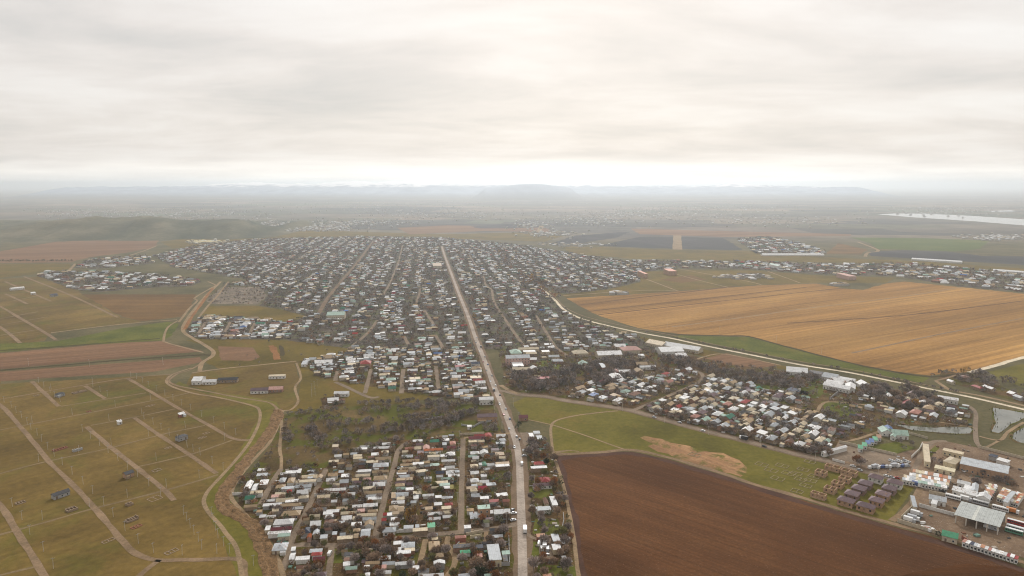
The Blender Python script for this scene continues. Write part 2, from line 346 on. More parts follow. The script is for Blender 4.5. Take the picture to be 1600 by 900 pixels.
def plain_mat():
    """the base sheet: near rough grass, and beyond it the patchwork of far fields"""
    m, nt, b = new_mat('open plain', 0.95, 0.05); P = pos(nt)
    a = noise(nt, P, 0.012, 8, 0.62, 0.4); f = noise(nt, P, 0.25, 8, 0.7)
    near = ramp(nt, math_n(nt, 'ADD', math_n(nt, 'MULTIPLY', a, .6), math_n(nt, 'MULTIPLY', f, .4)), [(.38, (.065, .058, .024)), (.5, (.105, .090, .040)), (.62, (.16, .128, .062))])
    vr = nn(nt, 'ShaderNodeVectorRotate'); vr.rotation_type = 'Z_AXIS'; vr.inputs['Angle'].default_value = 0.12; nt.links.new(P, vr.inputs['Vector'])
    mp = nn(nt, 'ShaderNodeMapping'); mp.inputs['Scale'].default_value = (1 / 900, 1 / 420, 0); nt.links.new(vr.outputs[0], mp.inputs[0])
    vo = nn(nt, 'ShaderNodeTexVoronoi'); vo.distance = 'CHEBYCHEV'; vo.inputs['Scale'].default_value = 1.0; vo.inputs['Randomness'].default_value = 0.85; nt.links.new(mp.outputs[0], vo.inputs['Vector'])
    sr = nn(nt, 'ShaderNodeSeparateColor'); nt.links.new(vo.outputs['Color'], sr.inputs[0])
    far = ramp(nt, sr.outputs[0], [(0.0, (.075, .075, .075)), (.18, (.14, .128, .11)), (.34, (.22, .18, .14)), (.5, (.12, .125, .09)), (.64, (.27, .21, .16)), (.78, (.10, .096, .095)), (.9, (.145, .16, .11)), (1.0, (.18, .152, .125))])
    fn = noise(nt, P, 0.006, 8, 0.75)
    far = mixc(nt, 0.75, far, ramp(nt, fn, [(.36, (.45, .45, .45)), (.6, (1.15, 1.1, 1.05))]), 'MULTIPLY')
    n3 = noise(nt, P, 0.0016, 6, 0.65)
    wd = nn(nt, 'ShaderNodeMapRange'); nt.links.new(n3, wd.inputs[0]); wd.inputs[1].default_value = .52; wd.inputs[2].default_value = .60
    far = mixc(nt, math_n(nt, 'MULTIPLY', wd.outputs[0], .7), far, (.085, .078, .065))
    sx = nn(nt, 'ShaderNodeSeparateXYZ'); nt.links.new(P, sx.inputs[0])
    k = nn(nt, 'ShaderNodeMapRange'); nt.links.new(sx.outputs[1], k.inputs[0]); k.inputs[1].default_value = 2250; k.inputs[2].default_value = 2700
    nt.links.new(mixc(nt, k.outputs[0], near, far), b.inputs['Base Color']); bump(nt, b, f, .5, .5); return m
MG['plain'] = plain_mat()
def base_ground():
    xs = [-60000, -20000, -6000, -2000, 0, 2000, 6000, 20000, 60000]; ys = [-3000, -500, 500, 1500, 3000, 6000, 12000, 30000, 60000]
    v = [(x, y, 0.0) for y in ys for x in xs]; n = len(xs)
    f = [(j * n + i, j * n + i + 1, (j + 1) * n + i + 1, (j + 1) * n + i) for j in range(len(ys) - 1) for i in range(n - 1)]
    me = bpy.data.meshes.new('ground'); me.from_pydata(v, [], f); me.materials.append(MG['plain'])
    o = link('ground', me); o['kind'] = 'structure'
base_ground()

# the air
def haze():
    mb = MB(); mb.box(-61000, 61000, -3600, 61000, -4.0, 292.0, bottom=True)
    m = bpy.data.materials.new('hazy air'); m.use_nodes = True; nt = m.node_tree; nt.nodes.clear()
    o = nn(nt, 'ShaderNodeOutputMaterial'); p = nn(nt, 'ShaderNodeVolumePrincipled')
    p.inputs['Color'].default_value = (.885, .95, 1.0, 1); p.inputs['Density'].default_value = 1.02e-4; p.inputs['Anisotropy'].default_value = 0.6
    nt.links.new(p.outputs[0], o.inputs['Volume'])
    ob = link('haze', mb.mesh('haze', m)); ob['kind'] = 'stuff'
haze()

# mountains beyond the plain
def ridge(name, prof, dist, depth, mat, rough, n=260, seed=0.0, lowest=0.0):
    d = dist * CP
    pr = [((p[0] - CX) / FPX * (dist * CP + HCAM * SP), HCAM - (dist * CP) * (SP - (CY - p[1]) / FPX * CP)) for p in prof]
    xs = np.linspace(pr[0][0], pr[-1][0], n); hs = np.interp(xs, [p[0] for p in pr], [p[1] for p in pr])
    K = 14; v = []; f = []
    for j in range(K):
        t = j / (K - 1); s = math.sin(math.pi * min(t / 0.62, 1) / 2) if t <= 0.62 else math.cos(math.pi / 2 * (t - .62) / .38)
        for i in range(n):
            x = xs[i]; y = dist + (t - 0.62) * depth
            e = min(1, i / 12, (n - 1 - i) / 12)
            r = mnoise.ridged_multi_fractal((x * 0.0026, y * 0.0016, seed), 1.0, 2.1, 5, 1.0, 2.0) - 1.0
            z = max(0, hs[i]) * s * e + r * rough * s * e * (0.62 + 0.38 * abs(t - .62) / .62)
            v.append((x, y, max(z, -0.5 if s * e < .02 else 0.4)))
    for j in range(K - 1):
        for i in range(n - 1):
            a = j * n + i; f.append((a, a + 1, a + n + 1, a + n))
    me = bpy.data.meshes.new(name); me.from_pydata(v, [], f); me.materials.append(mat)
    me.polygons.foreach_set('use_smooth', [True] * len(f))
    o = link(name, me); o['kind'] = 'structure'; return o
def mountain_mat(snow):
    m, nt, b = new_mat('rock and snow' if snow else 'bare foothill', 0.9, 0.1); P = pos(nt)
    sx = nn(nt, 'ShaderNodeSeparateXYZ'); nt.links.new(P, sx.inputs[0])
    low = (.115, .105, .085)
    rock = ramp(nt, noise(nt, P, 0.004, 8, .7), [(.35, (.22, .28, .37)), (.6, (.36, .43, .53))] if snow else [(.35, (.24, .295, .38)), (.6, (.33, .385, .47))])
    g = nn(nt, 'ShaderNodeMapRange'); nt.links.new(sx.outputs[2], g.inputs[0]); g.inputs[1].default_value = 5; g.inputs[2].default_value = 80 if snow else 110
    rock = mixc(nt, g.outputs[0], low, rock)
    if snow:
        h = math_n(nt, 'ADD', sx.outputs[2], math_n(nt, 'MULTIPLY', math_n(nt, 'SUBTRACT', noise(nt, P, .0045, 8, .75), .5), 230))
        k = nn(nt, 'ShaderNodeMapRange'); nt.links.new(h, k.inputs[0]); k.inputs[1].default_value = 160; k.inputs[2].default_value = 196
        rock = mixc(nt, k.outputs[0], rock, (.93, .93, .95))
    nt.links.new(rock, b.inputs['Base Color']); return m
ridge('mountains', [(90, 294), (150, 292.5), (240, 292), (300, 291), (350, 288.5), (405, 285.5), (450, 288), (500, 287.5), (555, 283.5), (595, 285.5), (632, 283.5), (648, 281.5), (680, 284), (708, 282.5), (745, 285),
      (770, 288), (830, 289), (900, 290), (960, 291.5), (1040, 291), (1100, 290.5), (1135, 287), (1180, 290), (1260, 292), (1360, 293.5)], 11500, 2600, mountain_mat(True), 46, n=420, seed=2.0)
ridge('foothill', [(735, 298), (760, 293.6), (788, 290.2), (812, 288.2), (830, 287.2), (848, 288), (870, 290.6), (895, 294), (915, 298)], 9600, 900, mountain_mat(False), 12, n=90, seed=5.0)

# green hills on the near side of the plain
def hills():
    prof = [(-420, 350), (-200, 346), (-60, 352), (0, 354), (30, 353), (70, 347.5), (110, 345), (145, 341), (170, 343.5), (200, 346.5), (225, 342), (255, 339.5), (285, 342), (310, 345), (345, 344), (375, 346), (410, 352), (440, 360), (470, 368)]
    D = 2950.0
    pr = [((p[0] - CX) / FPX * (D * CP + 170 * SP), HCAM - D * CP * (SP - (CY - p[1]) / FPX * CP)) for p in prof]
    n, K = 240, 70; xs = np.linspace(pr[0][0], pr[-1][0], n); hs = np.interp(xs, [p[0] for p in pr], [p[1] for p in pr])
    v = []; f = []; hol = []
    for j in range(K):
        t = j / (K - 1)
        for i in range(n):
            x = xs[i]; u = i / (n - 1)
            y0 = 2030 + 480 * u; y = y0 + t * (3900 - y0); c = (D - y0) / (3900 - y0)
            s = (0.5 - 0.5 * math.cos(math.pi * min(1, t / c))) if t < c else 0.5 + 0.5 * math.cos(math.pi * (t - c) / (1 - c))
            s = s ** 1.15; e = min(1, (n - 1 - i) / 14, i / 6)
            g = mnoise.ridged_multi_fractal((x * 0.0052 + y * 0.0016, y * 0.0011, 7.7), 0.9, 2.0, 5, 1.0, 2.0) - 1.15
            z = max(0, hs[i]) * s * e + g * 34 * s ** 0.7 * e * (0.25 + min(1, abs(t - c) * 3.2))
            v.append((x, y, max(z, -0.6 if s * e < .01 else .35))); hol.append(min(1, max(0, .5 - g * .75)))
    for j in range(K - 1):
        for i in range(n - 1):
            a = j * n + i; f.append((a, a + 1, a + n + 1, a + n))
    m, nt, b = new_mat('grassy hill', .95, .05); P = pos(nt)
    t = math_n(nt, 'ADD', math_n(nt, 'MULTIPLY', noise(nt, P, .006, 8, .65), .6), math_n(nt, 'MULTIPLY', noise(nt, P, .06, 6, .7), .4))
    at = nn(nt, 'ShaderNodeAttribute'); at.attribute_name = 'hollow_shade'
    nt.links.new(mixc(nt, at.outputs['Fac'], ramp(nt, t, [(.38, (.085, .078, .04)), (.5, (.135, .118, .068)), (.62, (.20, .165, .105))]), ramp(nt, t, [(.38, (.03, .036, .018)), (.5, (.05, .056, .028)), (.62, (.09, .09, .048))])), b.inputs['Base Color'])  # hollows coloured darker in place of gully shade, and greener as denser growth
    me = bpy.data.meshes.new('hills'); me.from_pydata(v, [], f); me.attributes.new('hollow_shade', 'FLOAT', 'POINT').data.foreach_set('value', hol); me.materials.append(m); me.polygons.foreach_set('use_smooth', [True] * len(f))
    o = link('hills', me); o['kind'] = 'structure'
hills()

# ------------------------------------------------------------------ fields
POLY = {}
def field(name, key, pxs, mat, z, amp=None):
    POLY[key] = pxs; return sheet(name, pxs, MG[mat], z, amp)
field('field', 'steppe', [(-420, 980), (-420, 440), (0, 436), (100, 430), (128, 460), (187, 495), (221, 503), (80, 520), (70, 532), (0, 545), (0, 600), (270, 585), (262, 596), (320, 613), (404, 636), (403, 655), (372, 710), (318, 775), (330, 815), (352, 850), (372, 905), (385, 980)], 'steppe', .03)
field('field', 'fallow_a', [(-300, 565), (0, 552), (181, 536), (253, 533), (318, 549), (221, 557), (0, 577), (-300, 590)], 'fallow', .06)
field('field', 'fallow_b', [(-300, 600), (0, 581), (312, 558), (318, 565), (240, 581), (150, 586), (0, 596), (-300, 612)], 'fallow', .06)
field('field', 'fallow_c', [(341, 541), (395, 543), (406, 558), (392, 564), (345, 563)], 'fallow', .06)
field('field', 'green_strip', [(-300, 560), (0, 537), (90, 533), (190, 513), (262, 503), (280, 506), (268, 525), (252, 532), (120, 540), (0, 550), (-300, 575)], 'wetgrass', .07)
field('field', 'dark_field', [(128, 460), (307, 460), (300, 475), (284, 495), (221, 502), (190, 495)], 'darkfield', .07)
field('field', 'pink_field', [(-500, 400), (0, 393), (115, 373), (248, 376), (240, 387), (197, 395), (139, 402), (110, 410), (0, 411), (-500, 418)], 'fallow', .06)
field('field', 'left_green', [(-500, 424), (0, 412), (110, 412), (110, 420), (60, 428), (0, 434), (-500, 440)], 'meadow', .05)
field('field', 'meadow_mid', [(290, 532), (320, 528), (450, 532), (560, 546), (582, 560), (575, 566), (470, 566), (345, 578), (320, 566), (334, 552), (320, 540)], 'meadow', .05)
field('field', 'canal_turf', [(402, 636), (403, 655), (372, 710), (318, 775), (330, 815), (352, 850), (372, 905), (385, 985), (450, 985), (440, 890), (404, 826), (374, 793), (362, 775), (374, 748), (392, 712), (424, 660), (440, 640), (432, 628), (400, 622), (300, 606), (280, 596), (270, 602), (330, 617)], 'turf', .08)
field('field', 'grove_ground', [(440, 650), (470, 640), (600, 632), (770, 632), (790, 690), (640, 688), (600, 692), (520, 716), (508, 732), (444, 736), (428, 742), (385, 745), (420, 700)], 'rough', .06)
field('field', 'pasture', [(440, 640), (466, 628), (470, 590), (462, 566), (520, 556), (560, 562), (620, 610), (690, 615), (640, 632), (470, 644)], 'meadow', .05)
field('field', 'left_farm', [(290, 602), (300, 583), (345, 578), (460, 566), (468, 592), (464, 628), (440, 640), (425, 626), (330, 612)], 'steppe', .055)
field('field', 'big_meadow', [(800, 630), (820, 621), (852, 622), (890, 630), (977, 643), (1060, 666), (1160, 691), (1240, 712), (1345, 738), (1428, 762), (1390, 817), (1300, 794), (1240, 776), (1120, 738), (1040, 716), (990, 705), (920, 708), (868, 712), (861, 690), (860, 664), (820, 655)], 'turf', .06)
field('field', 'ploughland', [(870, 714), (920, 709), (988, 706), (1040, 717), (1120, 740), (1182, 762), (1240, 778), (1304, 797), (1389, 821), (1453, 837), (1533, 864), (1600, 888), (1750, 940), (1750, 1040), (925, 1040), (906, 905), (903, 856), (894, 802), (882, 748)], 'plough', .07)
field('field', 'ploughcorner', [(1395, 905), (1440, 893), (1510, 881), (1600, 889), (1740, 937), (1740, 1030), (1200, 1030)], 'plough_dark', .09)
field('field', 'stubble', [(885, 466), (960, 462), (1060, 455), (1185, 446), (1275, 443), (1320, 451), (1349, 453), (1384, 443), (1413, 440), (1493, 448), (1600, 459), (1900, 490), (1900, 520), (1600, 557), (1515, 581), (1453, 587), (1397, 580), (1349, 571), (1307, 561), (1225, 540), (1170, 525), (1135, 524), (1062, 522), (1000, 513), (985, 509), (940, 495), (907, 479)], 'stubble', .07)
field('field', 'canal_green', [(1062, 524), (1135, 526), (1170, 527), (1225, 542), (1307, 563), (1349, 573), (1397, 583), (1453, 590), (1440, 598), (1400, 592), (1325, 578), (1250, 565), (1175, 550), (1100, 535), (1050, 526)], 'wetgrass', .05)
field('field', 'canal_south', [(868, 474), (905, 500), (950, 514), (1000, 526), (1100, 546), (1250, 577), (1400, 606), (1330, 596), (1210, 575), (1080, 553), (1000, 534), (935, 520), (890, 500)], 'meadow', .05)
field('field', 'north_green', [(885, 465), (868, 458), (950, 452), (1000, 441), (985, 427), (1060, 421), (1180, 423), (1290, 431), (1400, 434), (1384, 442), (1275, 442), (1185, 445), (1060, 454), (960, 461)], 'meadow', .055)
field('field', 'north_brown', [(1030, 437), (1080, 430), (1104, 437), (1066, 442)], 'darkfield', .075)
field('field', 'right_green', [(1544, 581), (1600, 568), (1800, 540), (1800, 640), (1600, 606), (1562, 592)], 'turf', .07)
field('field', 'far_black', [(935, 384), (1000, 370), (1055, 370), (1130, 372), (1160, 390), (1147, 391), (1060, 389), (972, 386)], 'black', .2)
field('field', 'far_black', [(858, 381), (900, 368), (985, 362), (965, 371), (880, 384)], 'black', .16)
field('field', 'far_green', [(1328, 371), (1440, 372), (1547, 376), (1530, 389), (1493, 393), (1371, 389), (1360, 380)], 'greenfar', .2)
field('field', 'far_dark', [(1360, 393), (1413, 391), (1480, 393), (1536, 400), (1700, 402), (1700, 420), (1530, 410), (1440, 405), (1360, 400)], 'black', .2)
field('field', 'far_brown', [(1310, 380), (1355, 390), (1345, 398), (1290, 397)], 'darkfield', .2)
field('field', 'far_strip', [(880, 386), (935, 386), (1060, 391), (1170, 392), (1290, 402), (1430, 408), (1600, 420), (1600, 428), (1400, 412), (1180, 408), (985, 404), (890, 396)], 'meadow', .1)
field('field', 'far_tan', [(985, 357), (1090, 360), (1250, 364), (1330, 366), (1330, 369), (1130, 370), (1000, 366)], 'fallow', .2)
field('field', 'far_tan', [(620, 356), (700, 352), (850, 356), (870, 363), (760, 361), (640, 366)], 'fallow', .2)
field('field', 'far_blue', [(735, 354), (790, 350), (835, 351), (850, 355), (800, 357), (750, 357)], 'black', .26)
field('field', 'far_grass', [(400, 356), (560, 362), (700, 366), (860, 362), (890, 366), (850, 378), (690, 372), (560, 370), (400, 376), (320, 385), (270, 388), (250, 378)], 'meadow', .12)
field('field', 'cemetery_bare', [(346, 449), (405, 448), (418, 462), (402, 476), (330, 475), (322, 470)], 'cemetery', .08)
field('field', 'scrub', [(325, 478), (400, 478), (440, 484), (480, 492), (470, 505), (420, 500), (330, 494), (312, 492)], 'meadow', .07)
field('field', 'brown_lot', [(1098, 560), (1135, 552), (1180, 561), (1215, 571), (1190, 575), (1130, 570)], 'fallow', .07)
field('field', 'bare_patch', [(1000, 684), (1008, 681), (1020, 684), (1034, 686), (1048, 692), (1067, 695), (1078, 697), (1090, 703), (1112, 707), (1130, 708), (1142, 714), (1155, 719), (1167, 731), (1166, 740), (1157, 745), (1143, 740), (1120, 737), (1105, 732), (1082, 724), (1060, 719), (1044, 709), (1028, 706), (1012, 697), (1022, 694), (1012, 690)], 'patch', .10, 6.0)
# gardens under the houses
GARD = dict(
    A=[(372, 790), (376, 752), (388, 742), (430, 735), (508, 731), (522, 716), (600, 692), (640, 687), (700, 684), (806, 680), (812, 720), (808, 825), (600, 846), (455, 853), (428, 850)],
    B=[(438, 868), (452, 854), (600, 848), (806, 828), (808, 985), (470, 985), (452, 930)],
    strip=[(826, 690), (856, 690), (872, 735), (886, 790), (893, 830), (898, 870), (903, 985), (832, 985), (828, 800)],
    C=[(470, 566), (520, 556), (570, 545), (760, 550), (785, 620), (770, 634), (690, 620), (620, 612), (560, 600), (500, 590)],
    C2=[(500, 622), (535, 617), (541, 634), (505, 640)],
    town=[(240, 400), (300, 385), (400, 374), (560, 370), (690, 372), (800, 382), (890, 396), (1000, 412), (1000, 440), (950, 452), (880, 460), (845, 449), (868, 470), (905, 500), (950, 514), (1005, 530), (1010, 545), (920, 550), (780, 545), (740, 548), (560, 546), (450, 532), (440, 508), (480, 494), (440, 484), (405, 478), (420, 462), (405, 448), (345, 446), (392, 438), (350, 431), (270, 417)],
    town_w=[(288, 523), (296, 512), (318, 494), (420, 500), (450, 508), (455, 530), (320, 530)],
    east=[(780, 545), (920, 550), (1010, 545), (1080, 555), (1140, 570), (1230, 580), (1320, 600), (1400, 612), (1480, 630), (1520, 640), (1519, 667), (1424, 664), (1400, 676), (1378, 683), (1310, 691), (1290, 712), (1240, 706), (1160, 686), (1060, 660), (1000, 640), (940, 632), (880, 622), (812, 612), (790, 612)],
    vill_w=[(60, 432), (75, 425), (150, 424), (260, 431), (318, 440), (300, 447), (230, 450), (150, 457), (115, 452)],
    vill_w2=[(112, 419), (140, 405), (230, 400), (240, 412), (150, 420)],
    band=[(985, 408), (1180, 409), (1300, 414), (1420, 412), (1600, 428), (1900, 450), (1900, 480), (1600, 457), (1490, 446), (1400, 432), (1290, 430), (1180, 421), (1060, 419), (1000, 426)],
    vill_n=[(1150, 374), (1200, 370), (1240, 378), (1290, 393), (1285, 400), (1180, 396)],
    vill_ne=[(1475, 578), (1520, 588), (1560, 602), (1600, 618), (1600, 632), (1520, 608), (1465, 592)],
    bus=[(1440, 690), (1480, 690), (1600, 715), (1800, 770), (1800, 900), (1600, 872), (1400, 815), (1440, 765), (1300, 720), (1294, 714), (1309, 692), (1400, 711), (1440, 700)])
for k, p in GARD.items():
    if k == 'bus': field('ground_yard', k, p, 'yard', .11)
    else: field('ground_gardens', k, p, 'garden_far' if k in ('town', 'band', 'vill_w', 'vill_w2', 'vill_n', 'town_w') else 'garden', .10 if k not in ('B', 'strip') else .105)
field('field', 'green_lots', [(640, 560), (660, 560), (662, 575), (645, 577)], 'wetgrass', .13)
for p in ([(838, 564), (868, 563), (884, 580), (840, 582)], [(836, 811), (872, 811), (878, 834), (846, 836), (832, 834)], [(828, 764), (862, 764), (864, 778), (826, 778)], [(517, 860), (536, 856), (566, 872), (560, 880), (519, 880)], [(845, 848), (858, 866), (850, 884), (830, 880), (830, 846)], [(840, 884), (900, 884), (904, 960), (834, 960)],
          [(505, 753), (535, 753), (532, 762), (502, 762)], [(768, 735), (795, 732), (796, 752), (770, 752)], [(1282, 628), (1320, 626), (1345, 640), (1330, 655), (1290, 645)], [(1345, 700), (1400, 690), (1430, 700), (1395, 712), (1362, 706)], [(1170, 598), (1265, 612), (1262, 618), (1170, 606)], [(1270, 586), (1300, 605), (1275, 622), (1240, 618)],
          [(1444, 712), (1462, 696), (1468, 700), (1450, 717)], [(376, 770), (400, 782), (408, 793), (384, 795)]):
    sheet('lawn', p, MG['wetgrass'], .135)
for p in ([(492, 783), (538, 782), (540, 790), (492, 792)], [(1400, 735), (1420, 728), (1500, 748), (1590, 775), (1590, 800), (1500, 770)]): sheet('ground_yard', p, MG['yard'], .137)
sheet('car_park', [(838, 836), (868, 836), (864, 872), (848, 878), (842, 862)], T_STREET, .14)
sheet('car_park', [(1309, 693), (1402, 712), (1424, 726), (1420, 735), (1359, 729), (1294, 714)], T_STREET, .14)
sheet('forecourt', [(812, 676), (828, 676), (828, 692), (816, 700)], T_STREET, .14)

# water
def water(pxs, z, far=False):
    m = bpy.data.materials.get('still water')
    if not m:
        m, nt, b = new_mat('still water', 0.12, 0.5); P = pos(nt)
        nt.links.new(ramp(nt, noise(nt, P, .03, 5, .6), [(.35, (.10, .105, .085)), (.65, (.19, .19, .155))]), b.inputs['Base Color'])
        bump(nt, b, noise(nt, P, .8, 4, .6), .05, .1)
    return sheet('water', pxs, m, z)
def bank(pxs, z, grow):
    P = [Vector(G(*p)) for p in pxs]; c = sum(P, Vector((0, 0))) / len(P)
    sheet('pond_bank', [tuple(p + (p - c).normalized() * grow) for p in P], MG['rough'], z, 1.5, True)
    rr = random.Random(len(pxs)); V = []; F = []; T = []
    for a, b in zip(P, P[1:] + P[:1]):
        for _ in range(int((b - a).length * .5)):
            p = a.lerp(b, rr.random()) + Vector((rr.gauss(0, 1.3), rr.gauss(0, 1.3))); h = rr.uniform(.8, 2.0); w = rr.uniform(.15, .4); an = rr.uniform(0, 3.14); i = len(V)
            V.extend([(p.x - w * math.cos(an), p.y - w * math.sin(an), z), (p.x + w * math.cos(an), p.y + w * math.sin(an), z), (p.x + rr.gauss(0, .3), p.y + rr.gauss(0, .3), z + h)]); F.append((i, i + 1, i + 2)); k = rr.uniform(.6, 1.2); T.append((.10 * k, .085 * k, .035 * k, 1))
    me = bpy.data.meshes.new('reeds'); me.from_pydata(V, [], F); me.materials.append(M_TINT); me.attributes.new('tint', 'FLOAT_COLOR', 'FACE').data.foreach_set('color', np.array(T, 'f').ravel())
    tag(link('reeds', me), 'brown reeds and weeds fringing the edge of a grey pond', 'reeds', kind='stuff')
for q in ([(1396, 663), (1424, 666), (1460, 668.5), (1489, 667), (1513, 667.5), (1520, 671), (1515, 677.5), (1496, 678), (1456, 675), (1424, 672)], [(1551, 637), (1576, 641), (1603, 646), (1620, 650), (1598, 654), (1578, 663), (1567, 673.5), (1560, 677), (1548, 674), (1556, 660)], [(1640, 660), (1600, 668), (1584, 677), (1582, 685), (1591, 691), (1610, 695), (1700, 710), (1760, 690)]): bank(q, .145, 3.0)
water([(1396, 663), (1424, 666), (1460, 668.5), (1489, 667), (1513, 667.5), (1520, 671), (1515, 677.5), (1496, 678), (1456, 675), (1424, 672)], .16)
water([(1551, 637), (1576, 641), (1603, 646), (1620, 650), (1598, 654), (1578, 663), (1567, 673.5), (1560, 677), (1548, 674), (1556, 660)], .16)
water([(1640, 660), (1600, 668), (1584, 677), (1582, 685), (1591, 691), (1610, 695), (1700, 710), (1760, 690)], .16)
water([(1372, 335), (1400, 333.5), (1450, 334), (1530, 338), (1620, 344), (1800, 350), (1800, 357), (1600, 352.5), (1525, 346), (1425, 339.5)], .3)
water([(1545, 329.6), (1580, 328.6), (1585, 330.2), (1550, 331.2)], .3)

# ------------------------------------------------------------------ roads, tracks, canals
HW = [(817.5, 985), (816.5, 900), (816, 860), (814.5, 800), (812.5, 745), (811, 720), (806, 690), (795, 660), (782, 627), (771, 602), (757, 563), (743, 528), (731, 493), (717, 459), (705, 427), (695, 400), (690.5, 385)]
strip('verge', HW, 11.0, T_VERGE, .145, .16); strip('highway', HW, 5.0, T_ROAD, .19, .03)
R2 = [(778, 610), (790, 612), (807, 616), (852, 620), (890, 627), (947, 635), (977, 640), (1010, 648), (1060, 662), (1100, 673), (1160, 688), (1240, 709), (1293, 720), (1347, 735), (1389, 746), (1427, 757), (1467, 769), (1507, 781), (1600, 800), (1700, 822)]
strip('verge', R2[2:], 10, T_VERGE, .15, .12); strip('road', R2, 5.5, T_STREET, .185, .05)
LANES = dict(S0=[(405, 790), (413, 778), (427, 751), (439, 733)], S1=[(440, 892), (451, 867), (456, 842), (469, 818), (487, 782), (507, 738), (511, 732)],
             S2=[(585, 845), (593, 811), (604, 767), (615.5, 729), (622, 705), (632, 694), (646, 689)], S3=[(720, 834), (721, 778), (722, 729), (723.6, 685)])
for k, p in LANES.items(): strip('lane', p, 3.8, T_STREET, .16)
strip('cross_street', [(451, 858), (470, 851.5), (535, 852.5), (580, 846), (660, 836.5), (758, 828), (812, 818)], 4.8, T_STREET, .165)
strip('lane', [(513, 985), (514, 900), (517, 875), (518, 853)], 3.4, T_STREET, .162)
strip('path', [(701, 838), (699, 850), (710, 868), (709, 885), (696, 905), (680, 940)], 3.0, T_PALE, .162)
strip('path', [(760, 829), (758, 846), (757, 852)], 2.4, T_DIRT, .162)
strip('path', [(665, 843), (660, 865), (655, 885)], 3.2, T_PALE, .163)
strip('path', [(719, 686), (735, 683), (760, 679), (800, 677)], 2.6, T_PALE, .163)
strip('path', [(800, 690), (822, 700), (816, 712)], 3.0, T_VERGE, .163)
strip('path', [(818, 832), (838, 842), (866, 846)], 2.6, T_STREET, .163); strip('path', [(818, 878), (838, 873), (858, 868)], 2.6, T_STREET, .163)
# the canal cut and its dirt banks
CUT = [(440, 985), (423, 896), (412, 857), (395, 822), (357, 797), (347, 783), (352, 765), (370, 740), (391, 711), (416, 683), (432, 655), (434, 640), (420, 629), (377, 622), (320, 611), (278, 603), (264, 595), (278, 584), (297, 578), (317, 566)]
strip('canal_cut', CUT[:12], 4.2, T_CUT, .17, .45); strip('canal_cut', CUT[11:], 2.6, T_DIRT, .17, .3)
def cut_banks(pxs, width, mat, height):
    pts = smooth([G(*p) for p in pxs], 14); v = []; f = []; K = 9
    for i, p in enumerate(pts):
        a = Vector(pts[max(0, i - 1)]); b = Vector(pts[min(len(pts) - 1, i + 1)]); d = (b - a).normalized(); nrm = Vector((-d.y, d.x))
        for k in range(K):
            t = k / (K - 1) * 2 - 1; q = Vector(p) + nrm * (t * width / 2 * (1 + .5 * mnoise.noise((p[0] * .11, p[1] * .11, 2))))
            prof = math.sin(math.pi * abs(t)) ** 1.2; z = .19 + height * prof * (.6 + .9 * mnoise.noise((q.x * .35, q.y * .35, 4.0)) + .5 * mnoise.noise((q.x * 1.1, q.y * 1.1, 1.0)))
            v.append((q.x, q.y, max(z, .19)))
        if i:
            for k in range(K - 1): m = (i - 1) * K + k; f.append((m, m + K, m + K + 1, m + 1))
    me = bpy.data.meshes.new('canal_bank'); me.from_pydata(v, [], f); me.materials.append(mat); link('canal_bank', me)['kind'] = 'structure'
def clay_mat():
    m, nt, b = new_mat('eroded orange clay', .95, .05); P = pos(nt); a = noise(nt, P, .35, 8, .75, .8); f = noise(nt, P, 1.6, 5, .7)
    t = math_n(nt, 'ADD', math_n(nt, 'MULTIPLY', a, .6), math_n(nt, 'MULTIPLY', f, .4))
    nt.links.new(ramp(nt, t, [(.38, (.05, .034, .017)), (.46, (.14, .086, .042)), (.55, (.245, .145, .070)), (.66, (.35, .235, .13))]), b.inputs['Base Color']); bump(nt, b, t, .8, .6); return m
T_CLAY = clay_mat()
cut_banks(CUT[:12], 9.0, T_CLAY, 0.9)
strip('dirt_track', [(452, 985), (441, 896), (423, 854), (402, 825), (373, 793), (361, 775), (371, 750), (395, 720), (422, 690), (438, 655), (440, 641)], 2.8, T_PALE, .172)
strip('dirt_track', [(385, 985), (373, 868), (350, 829), (322, 795), (322, 772), (348, 742), (372, 715), (391, 690), (405, 660), (405, 641), (391, 633), (340, 621), (299, 614), (262, 600), (268, 586), (300, 575)], 2.6, T_PALE, .171)
strip('dirt_track', [(439, 733), (440, 718), (437, 701), (440, 670), (441, 644), (455, 640), (466, 627), (461, 606), (470, 590), (463, 567)], 2.4, T_PALE, .173)
strip('dirt_track', [(300, 583), (340, 577), (400, 571), (463, 564.5)], 4.0, T_PALE, .174)
strip('dirt_track', [(312, 580), (316, 567), (331, 557), (333, 549), (318, 538), (300, 528), (286, 517), (290, 503), (305, 482), (322, 462), (337, 448), (345, 440)], 5.0, T_PALE, .175)
strip('canal_cut', [(288, 515), (300, 495), (318, 470), (333, 450)], 5.0, T_CUT, .178, .3)
strip('dirt_track', [(310, 497), (325, 478), (340, 462), (357, 440)], 3.6, T_PALE, .176)
strip('dirt_track', [(280, 503), (296, 482), (308, 470), (305, 465), (330, 450), (337, 446), (325, 440)], 3.6, T_PALE, .176)
strip('dirt_track', [(278, 501), (262, 512), (256, 530), (262, 536), (318, 551)], 3.0, T_PALE, .177)
strip('ditch', [(-200, 592), (0, 578.5), (200, 562), (310, 555), (330, 556)], 5.0, T_DITCH, .15, .3); strip('ditch', [(0, 548), (100, 541), (250, 529)], 4.0, T_DITCH, .15, .4)
strip('ditch', [(424, 540), (430, 552), (433, 562)], 7, T_CUT, .15, .5); strip('ditch', [(437, 540), (441, 550), (440, 556)], 5, T_DITCH, .152, .5)
